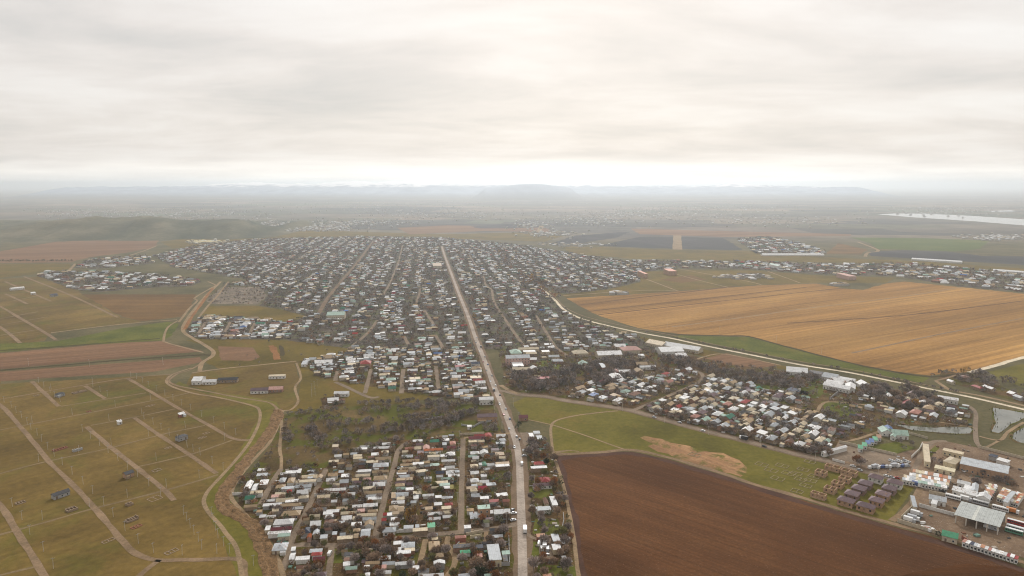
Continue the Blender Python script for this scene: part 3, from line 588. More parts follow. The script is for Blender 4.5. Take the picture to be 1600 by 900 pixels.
TRK = dict(T1=[(-60, 590), (0, 633), (36, 672), (78, 722), (117, 761), (153, 800), (185, 838), (208, 862), (242, 875), (300, 875), (373, 875), (382, 900), (390, 960)], T2=[(-60, 740), (0, 790), (25, 829), (57, 879), (85, 930)],
           T3=[(249, 875), (217, 900), (190, 930)], T4=[(135, 667), (178, 703), (220, 736), (256, 765), (272, 782)], T5=[(210, 653), (249, 680), (295, 710), (338, 740)],
           T6=[(199, 591), (235, 612), (277, 637), (327, 665), (363, 685), (389, 688)], T7=[(50, 596), (71, 616), (92, 635)], T8=[(133, 603), (164, 623)])
for k, p in TRK.items(): strip('dirt_track', p, 3.6, T_DIRT, .14 + .001 * len(k), .2)
FNT = dict(C1=[(-50, 632), (0, 624), (192, 592), (270, 585)], C2=[(-50, 682), (0, 672), (140, 645), (249, 624), (295, 614)], C3=[(-50, 752), (0, 740), (78, 720), (160, 703), (249, 680), (320, 665)], C4=[(142, 665), (210, 652), (274, 639)],
           C5=[(-50, 850), (0, 836), (96, 809), (153, 793), (256, 767), (341, 742)], C6=[(217, 729), (295, 711), (363, 688)], C7=[(-20, 905), (0, 899), (53, 886)], C8=[(96, 635), (228, 614)])
for i, (k, p) in enumerate(FNT.items()): strip('wheel_track', p, 2.2, T_FAINT if i > 0 else T_DIRT, .12 + .0012 * i, .35)
for i, p in enumerate([[(-40, 465), (0, 479), (88, 531)], [(-30, 495), (0, 511), (32, 536)], [(37, 432), (107, 460), (184, 496)], [(8, 440), (80, 471)], [(8, 459), (43, 475)], [(80, 520), (187, 507), (277, 499.5)]]): strip('dirt_track', p, 4.5, T_DIRT if i < 5 else T_PALE, .142 + .001 * i, .25)
for i, p in enumerate([[(0, 498), (60, 487)], [(0, 508), (75, 495)], [(0, 524), (60, 515)], [(86, 462), (170, 455)], [(20, 470), (60, 462)]]): strip('wheel_track', p, 3, T_FAINT, .118 + .001 * i, .3)
# tracks in the big meadow and round the ploughland
strip('dirt_track', [(925, 1000), (904, 900), (898, 850), (891, 810), (882, 765), (872, 732), (865, 710), (862, 690), (861, 668), (870, 657), (900, 649.5), (935, 645), (966, 642)], 2.2, T_PALE, .15)
strip('path', [(863, 664), (910, 679), (960, 697), (984, 705)], 1.7, T_PALE, .151); strip('path', [(826, 656), (845, 660), (862, 664)], 1.6, T_PALE, .151)
strip('dirt_track', [(866, 710), (900, 709), (940, 706.5), (988, 703.5), (1040, 714), (1120, 737), (1182, 758), (1240, 774), (1304, 793), (1389, 817), (1453, 833), (1533, 858), (1600, 879), (1720, 915)], 4.0, T_DIRT, .152, .2)
strip('dirt_track', [(1393, 814), (1412, 800), (1432, 776), (1438, 762)], 4.0, T_DIRT, .153)
strip('path', [(868, 707), (890, 704), (905, 706)], 2.5, T_PALE, .154, .4)
strip('furrow', [(908, 905), (900, 850), (893, 806), (885, 765), (877, 733), (874, 718), (920, 712), (986, 709), (1040, 720), (1120, 743), (1240, 781), (1389, 825), (1533, 868), (1600, 891)], 5.5, track_mat('headland soil', (.080, .045, .036)), .10, .5, mark=False)
# white canal road and what runs with it
CN = [(778, 392), (790, 405), (805, 423), (830, 440), (845, 449), (867, 469), (880, 483), (901, 495), (933, 505), (1000, 520), (1050, 529), (1100, 540), (1175, 555), (1250, 570), (1325, 582), (1400, 597), (1433, 604), (1473, 612), (1522, 622), (1600, 640), (1750, 675)]
strip('canal_road', CN[4:], 5.0, T_CANAL, .18, .06); strip('ditch', [(x, y - 3.2) for x, y in CN[10:17]], 3.0, T_DITCH, .17, .3); strip('dirt_track', [(x, y - 5.2) for x, y in CN[3:]], 2.0, T_DIRT, .171, .3)
strip('dirt_track', [(1462, 595), (1475, 604), (1490, 611), (1540, 620), (1600, 634), (1750, 668)], 4.0, T_PALE, .176); strip('dirt_track', [(1515, 582), (1560, 570), (1600, 558.5), (1760, 520)], 6.0, T_CANAL, .178)
strip('dirt_track', [(1462, 595), (1482, 590), (1500, 584)], 3.0, T_DIRT, .174)
strip('path', [(1515, 635), (1524, 645), (1524, 668), (1526, 690), (1532, 700)], 3.4, T_STREET, .17); strip('path', [(1380, 626), (1420, 650), (1522, 668)], 2.2, T_PALE, .171)
strip('path', [(1600, 660), (1575, 675), (1562, 688), (1530, 682)], 2.6, T_PALE, .172); strip('path', [(1562, 688), (1540, 700)], 2.2, T_PALE, .172)
strip('path', [(1440, 712), (1446, 700), (1460, 690), (1480, 690)], 4.2, T_STREET, .17); strip('path', [(1428, 735), (1436, 718), (1441, 705)], 4.0, T_STREET, .171)
strip('street', [(990, 641), (1060, 612), (1090, 598), (1098, 590), (1094, 582), (1080, 576)], 4.2, T_STREET, .168); strip('street', [(1195, 622), (1220, 632), (1255, 640), (1275, 644), (1284, 632), (1300, 628), (1365, 634)], 3.2, T_PALE, .168)
strip('street', [(1310, 692), (1340, 686), (1380, 672)], 3.0, T_PALE, .168); strip('street', [(1478, 757), (1490, 742), (1500, 736)], 4.2, T_STREET, .172)
strip('path', [(1086, 562), (1125, 553), (1178, 562), (1220, 571)], 3.0, T_PALE, .168)
strip('street', [(782, 602), (800, 612), (812, 616)], 5.0, T_PALE, .187)
for i, p in enumerate([[(985, 427), (1020, 440), (1060, 455)], [(1040, 424), (1100, 440), (1138, 449)], [(1060, 420), (1160, 438), (1190, 445)], [(880, 462), (1000, 454), (1060, 454.5)], [(1200, 424), (1250, 442)]]): strip('dirt_track', p, 4.0, T_PALE, .15 + .001 * i, .2)
for i, p in enumerate([[(902, 477), (1150, 447)], [(917, 487), (1260, 449)], [(935, 492), (1260, 456), (1320, 450.5)]]): strip('furrow', p, 5.0, T_LINE, .12 + .001 * i, .25, n=10)
for i, p in enumerate([[(1050, 511), (1160, 496), (1260, 482), (1413, 463), (1500, 449)], [(1330, 552), (1480, 520), (1600, 497)], [(1230, 505), (1420, 492), (1600, 470)]]): strip('furrow', p, 3.5 if i < 2 else 4, T_PALE if i == 0 else (T_DIRT if i == 1 else T_LINE), .124 + .001 * i, .3, n=10)
strip('ditch', [(1000, 516), (1062, 523), (1135, 525), (1170, 526), (1225, 541), (1307, 562), (1349, 572), (1397, 581), (1453, 588.5), (1515, 583)], 5, T_DITCH, .13, .35)
strip('dirt_track', [(1058, 368), (1058.5, 390)], 30, T_PALE, .28, .1); strip('dirt_track', [(842, 362), (846, 353)], 22, T_PALE, .3, .1)
strip('dirt_track', [(1340, 378), (1372, 391), (1356, 395), (1352, 401)], 9, T_PALE, .28, .2); strip('dirt_track', [(190, 403), (225, 392), (245, 384)], 6, T_PALE, .2); strip('dirt_track', [(107, 424), (118, 412)], 6, T_PALE, .2)

TOWN_ST = [[(584, 376), (560, 408), (535, 438), (515, 462), (497, 491)], [(629, 383), (624, 405), (615, 429), (609, 443), (599, 461)], [(733, 399), (745, 417)], [(755, 431), (759, 445), (768, 453), (772, 472), (787, 496), (803, 519), (819, 542)],
  [(837, 493), (852, 517), (867, 541), (888, 557)], [(657, 451), (653, 467), (650, 474)], [(663, 485), (671, 497), (679, 509)], [(680, 523), (686, 533), (693, 545)], [(631, 525), (635, 533), (640, 541)], [(580, 577), (575, 596), (570, 615)], [(630, 577), (628.5, 596), (627, 615)],
  [(681, 572), (683, 590), (685, 610)], [(527, 580), (524, 595)], [(524, 597), (542, 605), (577, 621), (592, 620)], [(308, 524), (322, 503)], [(350, 522), (360, 503)], [(390, 523), (398, 505)], [(510, 376), (480, 395), (455, 412)], [(392, 408), (372, 425)], [(545, 545), (575, 520), (590, 500)]]
for i, p in enumerate(TOWN_ST): strip('street', p, 7.0 if i == 0 else 4.4, T_VERGE if i == 0 else T_STREET, .166)

# ------------------------------------------------------------------ what is taken: a 2 m raster of the ground
RES = 2.0; X0, Y0, NX, NY = -2200.0, 250.0, 2200, 1300
OCC = np.zeros((NY, NX), bool)
def raster(pts, grid=None, val=True):
    grid = OCC if grid is None else grid
    P = np.array([p[:2] for p in pts]); lo = P.min(0); hi = P.max(0)
    i0, i1 = max(0, int((lo[0] - X0) / RES)), min(NX, int((hi[0] - X0) / RES) + 1); j0, j1 = max(0, int((lo[1] - Y0) / RES)), min(NY, int((hi[1] - Y0) / RES) + 1)
    if i1 <= i0 or j1 <= j0: return
    xx, yy = np.meshgrid(X0 + (np.arange(i0, i1) + .5) * RES, Y0 + (np.arange(j0, j1) + .5) * RES)
    ins = np.zeros(xx.shape, bool); n = len(P)
    for a in range(n):
        (x1, y1), (x2, y2) = P[a], P[(a + 1) % n]
        if y1 == y2: continue
        c = ((y1 > yy) != (y2 > yy)) & (xx < (x2 - x1) * (yy - y1) / (y2 - y1) + x1); ins ^= c
    grid[j0:j1, i0:i1][ins] = val
def cell(x, y): return int((y - Y0) / RES), int((x - X0) / RES)
def free(x, y, r=0.0, grid=None):
    grid = OCC if grid is None else grid
    j, i = cell(x, y); k = int(math.floor(r / RES + .45))
    if j - k < 0 or i - k < 0 or j + k >= NY or i + k >= NX: return False
    return not grid[j - k:j + k + 1, i - k:i + k + 1].any()
def inside(poly_mask, x, y):
    j, i = cell(x, y); return 0 <= j < NY and 0 <= i < NX and poly_mask[j, i]
def mask(*keys):
    g = np.zeros((NY, NX), bool)
    for k in keys: raster([G(*p) for p in POLY[k]], g)
    return g
for pts, w in ROADS:
    for a, b in zip(pts[:-1], pts[1:]):
        a = Vector(a); b = Vector(b); d = (b - a); n = max(1, int(d.length / 2))
        for k in range(n):
            p = a + d * (k / n); j, i = cell(p.x, p.y); r = int((w / 2 + 0.6) / RES)
            if 0 <= j < NY and 0 <= i < NX: OCC[max(0, j - r):j + r + 1, max(0, i - r):i + r + 1] = True

# ------------------------------------------------------------------ buildings
SA, CA = math.sin(-ST_ANG), math.cos(-ST_ANG)
HROT = -ST_ANG                                                # rotation of a house whose depth runs along the highway
def wall_roof(w, d, h, kind, rise, ov=0.35):
    """walls and roof of a house, local: width along x, depth along y"""
    wl = MB(); rf = MB(); a, b = w / 2, d / 2; th = 0.14
    wl.box(-a, a, -b, b, 0, h)
    if kind in 'gG':
        if (w >= d) == (kind == 'g'):        # ridge along x
            for s in (-1, 1): wl.poly([(s * a, -b * s, h), (s * a, b * s, h), (s * a, 0, h + rise)])
            e = ov * rise / b
            for s in (-1, 1):
                q = [(-a - ov, s * (b + ov), h - e), (a + ov, s * (b + ov), h - e), (a + ov, 0, h + rise), (-a - ov, 0, h + rise)]
                t = [(x, y, z + th) for x, y, z in q]
                if s > 0: q = q[::-1]; t = t[::-1]
                rf.poly(t); rf.poly(q[::-1])
                for k in range(4): rf.poly([q[k], q[(k + 1) % 4], t[(k + 1) % 4], t[k]])
        else:
            for s in (-1, 1): wl.poly([(a * s, s * b, h), (-a * s, s * b, h), (0, s * b, h + rise)])
            e = ov * rise / a
            for s in (-1, 1):
                q = [(s * (a + ov), -b - ov, h - e), (s * (a + ov), b + ov, h - e), (0, b + ov, h + rise), (0, -b - ov, h + rise)]
                t = [(x, y, z + th) for x, y, z in q]
                if s < 0: q = q[::-1]; t = t[::-1]
                rf.poly(t); rf.poly(q[::-1])
                for k in range(4): rf.poly([q[k], q[(k + 1) % 4], t[(k + 1) % 4], t[k]])
    elif kind == 'h':
        A, B = a + ov, b + ov
        if A >= B: r0, r1 = (-(A - B * .85), 0), (A - B * .85, 0)
        else: r0, r1 = (0, -(B - A * .85)), (0, B - A * .85)
        z0, z1 = h + .01, h + rise
        c = [(-A, -B, z0), (A, -B, z0), (A, B, z0), (-A, B, z0)]; p, q = (*r0, z1), (*r1, z1)
        if A >= B: rf.poly([c[0], c[1], q, p]); rf.poly([c[1], c[2], q]); rf.poly([c[2], c[3], p, q]); rf.poly([c[3], c[0], p])
        else: rf.poly([c[0], c[1], p]); rf.poly([c[1], c[2], q, p]); rf.poly([c[2], c[3], q]); rf.poly([c[3], c[0], p, q])
        rf.poly([(x, y, z0 - .12) for x, y, _ in c[::-1]])
        for k in range(4):
            m, n = c[k], c[(k + 1) % 4]; rf.poly([(m[0], m[1], z0 - .12), (n[0], n[1], z0 - .12), n, m])
    else:                                         # single pitch
        A, B = a + ov * .6, b + ov * .6; z0, z1 = h + .01, h + rise
        q = [(-A, -B, z0), (A, -B, z0), (A, B, z1), (-A, B, z1)]; t = [(x, y, z + th) for x, y, z in q]
        rf.poly(t); rf.poly(q[::-1])
        for k in range(4): rf.poly([q[k], q[(k + 1) % 4], t[(k + 1) % 4], t[k]])
        r = rise * (2 * b) / (2 * B) * .97
        wl.poly([(-a, -b, h), (-a, b, h + r), (-a, b, h)]); wl.poly([(a, -b, h), (a, b, h), (a, b, h + r)]); wl.poly([(a, b, h), (-a, b, h), (-a, b, h + r), (a, b, h + r)])
    return wl, rf
def win_mesh():
    mb = MB(); mb.box(-.55, .55, -.06, 0, 0, 1.3, 0, True); mb.box(-.45, .45, -.08, -.055, .1, 1.2, 1, True); return mb.mesh('window', [WALL['white'], M_GLASS])
WINM = win_mesh()
def door_mesh():
    mb = MB(); mb.box(-.5, .5, -.08, 0, 0, 2.1, 0, True); mb.box(-.58, .58, -.04, 0, 2.1, 2.2, 1, True); return mb.mesh('door', [M_DOOR, WALL['white']])
DOORM = door_mesh()
WN = win_mesh; RN = {'g': 'gabled', 'G': 'gabled', 'h': 'hipped', 'f': 'single-pitch'}
BLD = []            # every building: dict
def add_bld(x, y, w, d, h, kind, col, rot, where, order, wall=None, cat=None, rise=None, label=None, name=None, extra=None):
    if rise is None: rise = max(.5, min(w, d) * (.24 if kind != 'f' else .07) + (.2 if kind != 'f' else 0)); rise = min(rise, 3.2)
    cat = cat or ('house' if w * d > 34 else 'shed')
    wall = wall or R.choice(['white', 'white', 'cream', 'cream', 'mud', 'grey', 'brick'])
    BLD.append(dict(x=x, y=y, w=w, d=d, h=h, kind=kind, col=col, rot=rot, where=where, order=order, wall=wall, cat=cat, rise=rise, px=px_size(math.sqrt(w * d), x, y), label=label, name=name or cat, extra=extra))
    c, s = math.cos(rot), math.sin(rot); a, b = w / 2 + .2, d / 2 + .2
    raster([(x + c * p - s * q, y + s * p + c * q) for p, q in ((-a, -b), (a, -b), (a, b), (-a, b))])
def rect(line, where, rot=None, h=None):
    """x0 y0 x1 y1 roof colour [wall [height [cat]]]: the outline of a roof in the photograph"""
    t = line.split(); x0, y0, x1, y1 = map(float, t[:4]); k = t[4]; col = t[5]
    wall = t[6] if len(t) > 6 and t[6] != '-' else None; hh = float(t[7]) if len(t) > 7 else (h or R.uniform(2.4, 3.1)); cat = t[8] if len(t) > 8 else None
    xc = (x0 + x1) / 2; f = G(xc, y1, hh); b = G(xc, y0, hh + .5); rot = HROT if rot is None else rot
    d = math.hypot(b[0] - f[0], b[1] - f[1]); ax = axis_depth(f[0], f[1], hh)
    w = (x1 - x0) * ax / FPX; sh = abs(math.tan(math.atan2(f[0], f[1]) + rot))
    d = max(2.6, min(60, d)); w = max(2.4, w - sh * d * .45) - .3
    x, y = (f[0] + b[0]) / 2, (f[1] + b[1]) / 2
    add_bld(x, y, w, max(2.6, d * .82 - .3), hh, k, col, rot, where, -(y1), wall, cat)

TR = {}
TR[('canal side of the first lane', 'c')] = """381 750 395 767 g white;395 754 402 767 G white;405 749 420 758 f white;401 739 418 744 f grey grey;383 773 399 781 g green white;391 767 410 771 f cream;382 788 402 792 g tan mud
446 735 466 740 f white;465 732 471 740 f white;436 745 447 754 h grey;449 745 461 755 h tan;472 741 496 747 g cream;481 740 490 748 f grey;495 741 504 748 g tan;462 750 494 753 f cream;431 756 446 763 h tan;440 760 460 764 f grey
462 756 487 762 g grey;447 764 456 770 h red;464 764 482 772 g white;466 773 482 779 h cream;424 773 437 777 f pink;432 777 460 784 g cream;446 781 466 784 f white;411 786 440 791 f white;437 785 471 791 h tan;458 791 474 795 g white
425 795 436 799 f cream;440 796 470 806 h tan;405 804 416 809 f white;417 804 431 809 g white;412 811 427 816 g tan;428 809 459 820 h white;424 822 456 828 g darkred mauve;419 828 454 834 h white;434 834 453 838 f palegreen;414 821 423 829 f white;426 846 450 861 h grey"""
TR[('highway side of the first lane', 'c')] = """510 746 524 752 g white lemon;513 738 528 744 g tan;533 740 546 746 f white;531 748 545 755 g grey;501 762 540 767 g white red;496 772 516 778 g cream;488 793 510 800 f dark;510 797 530 800 f white;484 803 500 807 g cream
509 803 521 808 h white;485 812 502 822 g white;471 822 486 833 h navy;480 833 487 841 g orange pink;489 827 500 836 g grey;500 835 512 842 f grey;474 808 484 813 g tan;520 755 531 759 f cream;505 800 520 803 f white"""
TR[('canal side of the second lane', 'c')] = """551 699 562 703.5 g white;563 699 574 702.5 f white;597 692 610 694.5 f white;584 697 609 701 g white;596 703 607 708 h cream;580 707 592 712 f white;586 713 611 719 g tan;583 722 607 730 h grey;559 734 580 737 f white;582 734 607 738 g tan
556 740 578 744 g cream;584 742 605 750 h tan;568 747 580 750 f pink;577 751 590 756 g mauve;583 752 602 760 g white;567 760 587 764 f cream;570 766 597 771 g tan;572 772 592 777 g grey;575 777 596 780 f white;543 768 555 774 g white
551 788 566 792 g white;568 785 590 792 g white;558 795 570 800 f pink;575 795 590 800 h tan;533 798 557 803 g cream;558 801 588 806 g cream;551 807 566 811 f cream;567 807 588 812 g grey;534 804 550 813 g white;549 817 565 820 f white
570 813 584 822 G tan;552 824 563 831 h tan;564 824 579 841 G grey;553 832 560 841 G tan;519 830 527 836 f grey;527 838 551 842 f cream mud;516 812 528 816 f tan"""
TR[('highway side of the second lane', 'c')] = """645 687 660 690 f white;628 704 638 707 f cream;633 698 648 702 g salmon;648 697 658 702 g cream;650 692 662 695.5 g mauve;661 695 671 703 g pink;652 704 662 709 f mauve;628 710 645 715 g grey;648 713 656 717 f mauve;629 717 655 722 g tan;626 723 645 728 h tan
645 722 662 726 f white;625 729 650 733 g cream;622 734 648 737 g tan;620 737 635 741 f white;623 741 640 746 g grey;641 740 647 747 G tan;620 747 645 750 f tan;635 753 645 758 g mauve;618 754 632 760 h tan;618 761 634 764 g palegreen;634 762 646 766 f white
617 768 638 776 g grey;612 767 618 779 G tan;620 777 632 780 f cream;612 781 632 787 g white;608 788 622 799 h tan;622 789 631 800 G tan;604 801 615 806 f white;599 801 604 806 f red;596 810 604 814 f red;613 800 624 803 f tan;646 773 654 780 f white;598 822 618 832 h grey;649 819 655 825 f grey;645 826 668 829 f cream;668 816 680 825 f mint"""
TR[('canal side of the third lane', 'c')] = """672 686 686 691 g green orange;690 685 702 689 f white;691 691 698 696 f grey;703 688 712 695 h salmon;699 696 712 701 g darkred white;663 700 692 704 g orange;670 706 681 710 f cream;681 705 689 709 g white;698 705 711 712 h white;688 709 698 714 f white;668 711 687 714 f cream
690 717 711 721 g white cream;695 727 710 732 g white;690 731 697 735 f white;681 735 694 740 g navy;697 734 710 742 h white;710 735 718 738 f grey;682 742 692 745 g white;700 742 718 744 f white;690 745 709 750 g palegreen;680 752 700 755 f cream;674 759 685 763 h cream;687 755 703 759 f palegreen
704 757 708 765 f yellow;693 760 703 763 f white;690 774 707 779 h grey;680 775 690 777 f white;695 784 707 790 h red pink;690 791 705 795 f cream;668 800 690 803 g white;671 807 688 812 g white;690 797 704 802 g cream;692 804 706 809 g white;664 792 676 796 f tan"""
TR[('highway side of the third lane', 'c')] = """735 704 749 710 h white;750 703 763 710 g white;738 712 748 717 g white;736 719 744 722 f cream;735 724 747 731 h cream;748 723 753 727 f white;753 720 760 728 h green;761 724 773 728 f white;774 722 796 725 f tan;774 726 796 728.5 f white;735 735 748 741 g white cream;751 735 760 739 g cream
751 741 761 745 f white;735 746 748 754 h white lemon;749 749 764 755 g white;736 757 746 760 f grey;747 758 761 765 g crimson white;735 762 746 768 h cream;736 770 749 777 g grey;750 775 764 780 f white;764 781 780 784 f red white;785 780 796 783 g salmon orange;746 788.5 766 796 f palegreen orange 6.2 house
771 794 797 803 g white grey 4.5;764 797 771 803 f white;734 798 752 811 h grey;725 820 736 826 f white;773 706 788 712 f tan mud;758 675 768 683 h red;732 681 757 686 g darkred;741 678 757 681 g red;775 678 790 683 g white;780 684 790 689 h grey;732 688 745 691 f cream;746 687 757 691 g cream;736 694 745 697 h pink;755 812 765 817 f olive"""
TR[('far side of the cross street', 'b')] = """455 854 462 861 f white;453 862 461 875 G white;462 869 484 875 f white;487 861 503 868 h red;490 868 508 875 g darkred pink 3.4;493 892 510 900 h mauve;477 896 487 901 f cream;627 845 637 857 G grey;638 844 648 856 G grey;615 847 630 849 f white;615 855 627 863 f white;620 861 642 864 f white red
618 877 647 881 g white;598 876 617 882 g grey;596 883 604 888 f pink;595 891 611 895 g white;569 881 577 892 G white;570 894 578 899 h white;540 884 558 889 g palegreen;670 843 687 861 h tan mud;680 862 693 871 h tan mud;678 875 695 881 G white grey 3.6;660 894 693 903 g white;645 884 655 890 f white
711 835 728 841 h salmon red 4.2;719 858 735 864 h mint white;708 850 740 856 f dark brick;742 851 755 857 f navy;745 865 754 871 f pink;743 878 756 883 f palegreen;749 882 757 888 h white;761 848 783 878 f grey lemon 4.2 warehouse;784 862 797 865 f palegreen;786 866 793 878 f dark;533 905 552 914 g white;575 905 600 912 g cream;620 905 645 915 h grey;720 905 740 916 g white;455 905 475 914 g tan"""
TR[('field side of the highway', 'h')] = """810 648 825 653 g darkred brick;826 676 834 683 f white;833 673 844 678 f grey;838 680 848 687 f grey;834 720 851 726 h red white;829 728 855 732 f white;843 744 860 754 h red mauve;832 754 863 759 g mauve;859 774 871 791 f white;836 791 861 798 f grey;849 776 857 789 g brown
861 833 875 847 f grey;862 849 877 860 f white lemon;875 846 883 848 f white;878 868 885 876 f white;838 835 852 838 f rust red;816 702 821 705 f white;848 898 862 902 f rust"""
def town_trace():
    for (where, _), txt in TR.items():
        for ln in txt.replace('\n', ';').split(';'):
            if ln.strip(): rect(ln.strip(), where)
town_trace()

def quad(p0, p1, p3, h, kind, col, where, label=None, wall=None, cat=None, rise=None, name=None):
    """roof corner, corner along its width, corner along its depth (photo pixels, at eave height)"""
    A, B, C_ = (Vector(G(*p, h)) for p in (p0, p1, p3))
    wv = B - A; dv = C_ - A; rot = math.atan2(wv.y, wv.x); n = Vector((-wv.y, wv.x)).normalized(); d = dv.dot(n); w = wv.length
    c = A + wv / 2 + n * d / 2
    if d < 0: rot += math.pi; d = -d
    rot = math.atan2(math.sin(rot), math.cos(rot))
    add_bld(c.x, c.y, w, max(2.5, d), h, kind, col, rot, where, 0, wall, cat, rise, label, name)
    return BLD[-1]
YR = HROT + 0.0
E_ROT = math.atan2(*(np.array(G(1240, 709)) - np.array(G(1060, 662)))[::-1])
# landmark buildings with labels of their own
for ln in """796 546 815 553 h palegreen cream 5|hip-roofed school hall with pale green roof beside its long blocks
789 555 828 560 g grey pink 9|tall pinkish school block with long grey roof facing the highway
799 564 818 573 f white white 4|white annexe leaning on the pinkish school block
800 574 828 578 g cream cream 4|long cream school wing in front of the sports pitch
828 572 840 577 g white cream 4|short white wing at the end of the cream school wing
809 543 842 546 g cream cream 5|long cream roof behind the hip-roofed school hall
817 547 837 550 f white lemon 4|low white block between school hall and trees
846 547 859 550 f white lemon 4|low white block beyond the sports pitch
893 547 919 553 h cream cream 4|broad cream hall beside the tree-lined avenue
903 565 921 571 g palegreen cream 4|pale green roofed hall near the sports pitch
935 566 946 575 G grey brick 4|narrow grey-roofed barrack beside the dark grove
930 549 972 555 g white cream 5|long white barn with open dark gable by the avenue
958 538 978 542 g white cream 4|long white shed behind the brown-roofed works
968 541 1002 548 h salmon cream 5|broad brown-roofed works with pale walls
1024 541 1068 550 g white white 5|very broad white roof of the canal works
1053 552 1073 556 g white white 3.5|low white shed before the canal works
997 553 1007 556 f white white 3|small white hut before the brown-roofed works
992 566 1012 570 g tan mud 4|tan barn above the white-roofed byre
998 571 1025 574 g white white 3|long narrow white-roofed byre in the dark grove
990 576 1006 582 g tan mud 3.5|tan barn below the white-roofed byre
951 583 973 591 h white brick 4|large white hipped house by the green plot
957 576 967 581 h pink brick 4|small pinkish hipped house behind the large white one
748 620 771 625 g white white 5|white gabled hall beside the highway at the grove
745 646 777 652 g mauve orange 4.5|long brick house with dark roof beside the highway
730 664 737 667 f white white 2.5|tiny white kiosk in the meadow by the grove
519 694 529 699 f cream mud 4|roofless-looking pale ruin in the scrub meadow
563 563 580 569 h red orange 5|large red-roofed mansion at the grove village
301 587 320 596 G white white 4|big white farm barn by the canal bend
317 593 339 597 g white white 3|long white farm shed by the canal bend
341 590 372 594 g dark mud 3|long dark farm shed by the canal bend
392 606 420 611 g mauve white 3|low mauve-roofed farmhouse on the track
420 604 443 609 g pink brick 3|low pinkish farmhouse on the track
420 585 446 588 f cream white 3|low cream farm shed on the hill track
471 563 481 570 f grey white 3|grey-roofed barn at the track corner
492 563 520 568 g white brick 3|long white barn at the track corner
1204 412 1219 416 g palegreen white 8|large pale turquoise roof in the far village band
998 422 1010 429 f orange orange 10|orange apartment block at the edge of the far meadow
1038 420 1056 424 f orange orange 10|broad orange apartment block above the far meadow
1310 427 1335 432 f pink pink 8|pinkish long block in the far village band
676 411 690 416 f tan cream 9|tan block standing among the town trees
511 487 540 493 g palegreen cream 8|cream public hall with pale green roof in the town""".split('\n'):
    a, lab = ln.split('|'); rect(a, 'landmark'); BLD[-1]['label'] = lab; BLD[-1]['cat'] = BLD[-1]['cat'] if 'house' not in lab else 'house'
    if BLD[-1]['cat'] == 'shed' or 'house' not in lab.split(): BLD[-1]['cat'] = 'building'; BLD[-1]['name'] = 'building'
quad((1009, 535), (1034, 540), (1018, 531.5), 4, 'g', 'cream', 'landmark', 'cream works building with light roof beside the canal road', 'cream', 'building')
quad((1036, 539), (1091, 548), (1042, 535.5), 4, 'g', 'white', 'landmark', 'very long white shed running along the canal road', 'cream', 'building')
quad((1229, 580), (1262, 583), (1233, 574), 4, 'g', 'white', 'landmark', 'white store beside the canal road with pale yard', 'white', 'building')
quad((1263, 582), (1283, 585), (1265, 579), 4, 'f', 'dark', 'landmark', 'blackish open shed beside the canal road store', 'grey', 'building')
quad((1284, 588), (1306, 592), (1286, 583), 4, 'g', 'grey', 'landmark', 'light grey shed at the end of the canal road store', 'white', 'building')
for i, (a, b, c) in enumerate([((1286, 601), (1327, 609), (1290, 598)), ((1290, 597), (1315, 602), (1293, 594)), ((1297, 593), (1324, 598), (1301, 590.5)), ((1320, 606), (1336, 608), (1328, 600)), ((1307, 591), (1335, 596), (1311, 589))]):
    quad(a, b, c, 4, 'g', 'white', 'landmark', ordinal(i + 1) + ' long white poultry shed of the white-roofed farm, counted from the meadow', 'white', 'building')
quad((1346, 602), (1362, 602), (1352, 597), 4, 'g', 'white', 'landmark', 'detached white shed beside the white-roofed farm', 'white', 'building')
quad((1465, 621), (1497, 626), (1468, 619), 4, 'g', 'white', 'landmark', 'long white shed beside the canal road and garden village', 'white', 'building')
quad((1500, 724.5), (1575, 740.5), (1502, 715.8), 5.5, 'f', 'grey', 'landmark', 'long brick warehouse with light grey roof behind the market', 'orange', 'warehouse', 1.2)
quad((1474, 720.5), (1492, 725.5), (1480, 712), 5, 'h', 'cream', 'landmark', 'square cream hip-roofed hall beside the brick warehouse', 'lemon', 'building', 1.2)
quad((1445, 721), (1454, 722.5), (1463, 697), 4, 'f', 'cream', 'landmark', 'long flat cream workshop wing in the walled yard', 'lemon', 'building', .3)
quad((1473, 703.5), (1504, 710.5), (1475, 700.5), 3.5, 'f', 'cream', 'landmark', 'row of garages with dark doors in the walled yard', 'lemon', 'garage', .3)
quad((1460, 731), (1491, 738), (1463, 727), 3, 'f', 'lemon', 'landmark', 'low pale yellow shed inside the walled yard hedge', 'lemon', 'building', .3)
quad((1288, 707.5), (1283, 705.5), (1310, 693), 3.5, 'g', 'white', 'landmark', 'long narrow white shed at the edge of the lorry park', 'white', 'building')
quad((1452, 779), (1478, 784.5), (1457, 774), 3.5, 'g', 'grey', 'landmark', 'grey-roofed workshop at the bus yard entrance', 'white', 'building')
quad((1455, 786.5), (1463, 788.5), (1457, 782), 3, 'f', 'white', 'landmark', 'small white hut before the grey-roofed workshop', 'white', 'shed')
quad((1427, 791.5), (1433, 792.5), (1439, 778), 3.5, 'f', 'grey', 'landmark', 'long narrow grey shed along the meadow edge', 'cream', 'building')
quad((1472, 836), (1496, 842), (1475, 829), 3.5, 'g', 'mint', 'landmark', 'bright green roofed shed on the bus yard wall', 'cream', 'building')
quad((1488, 765), (1525, 775), (1490, 759.8), 3.5, 'g', 'white', 'landmark', 'long white row of shops beside the yard road', 'white', 'building')
quad((1496, 754), (1515, 758.5), (1498, 750.6), 3.5, 'g', 'white', 'landmark', 'short white row of shops behind the long white row', 'white', 'building')
quad((1505, 764), (1517, 767), (1507, 758), 3.5, 'f', 'white', 'landmark', 'white shop with small windows amid the market', 'white', 'building')
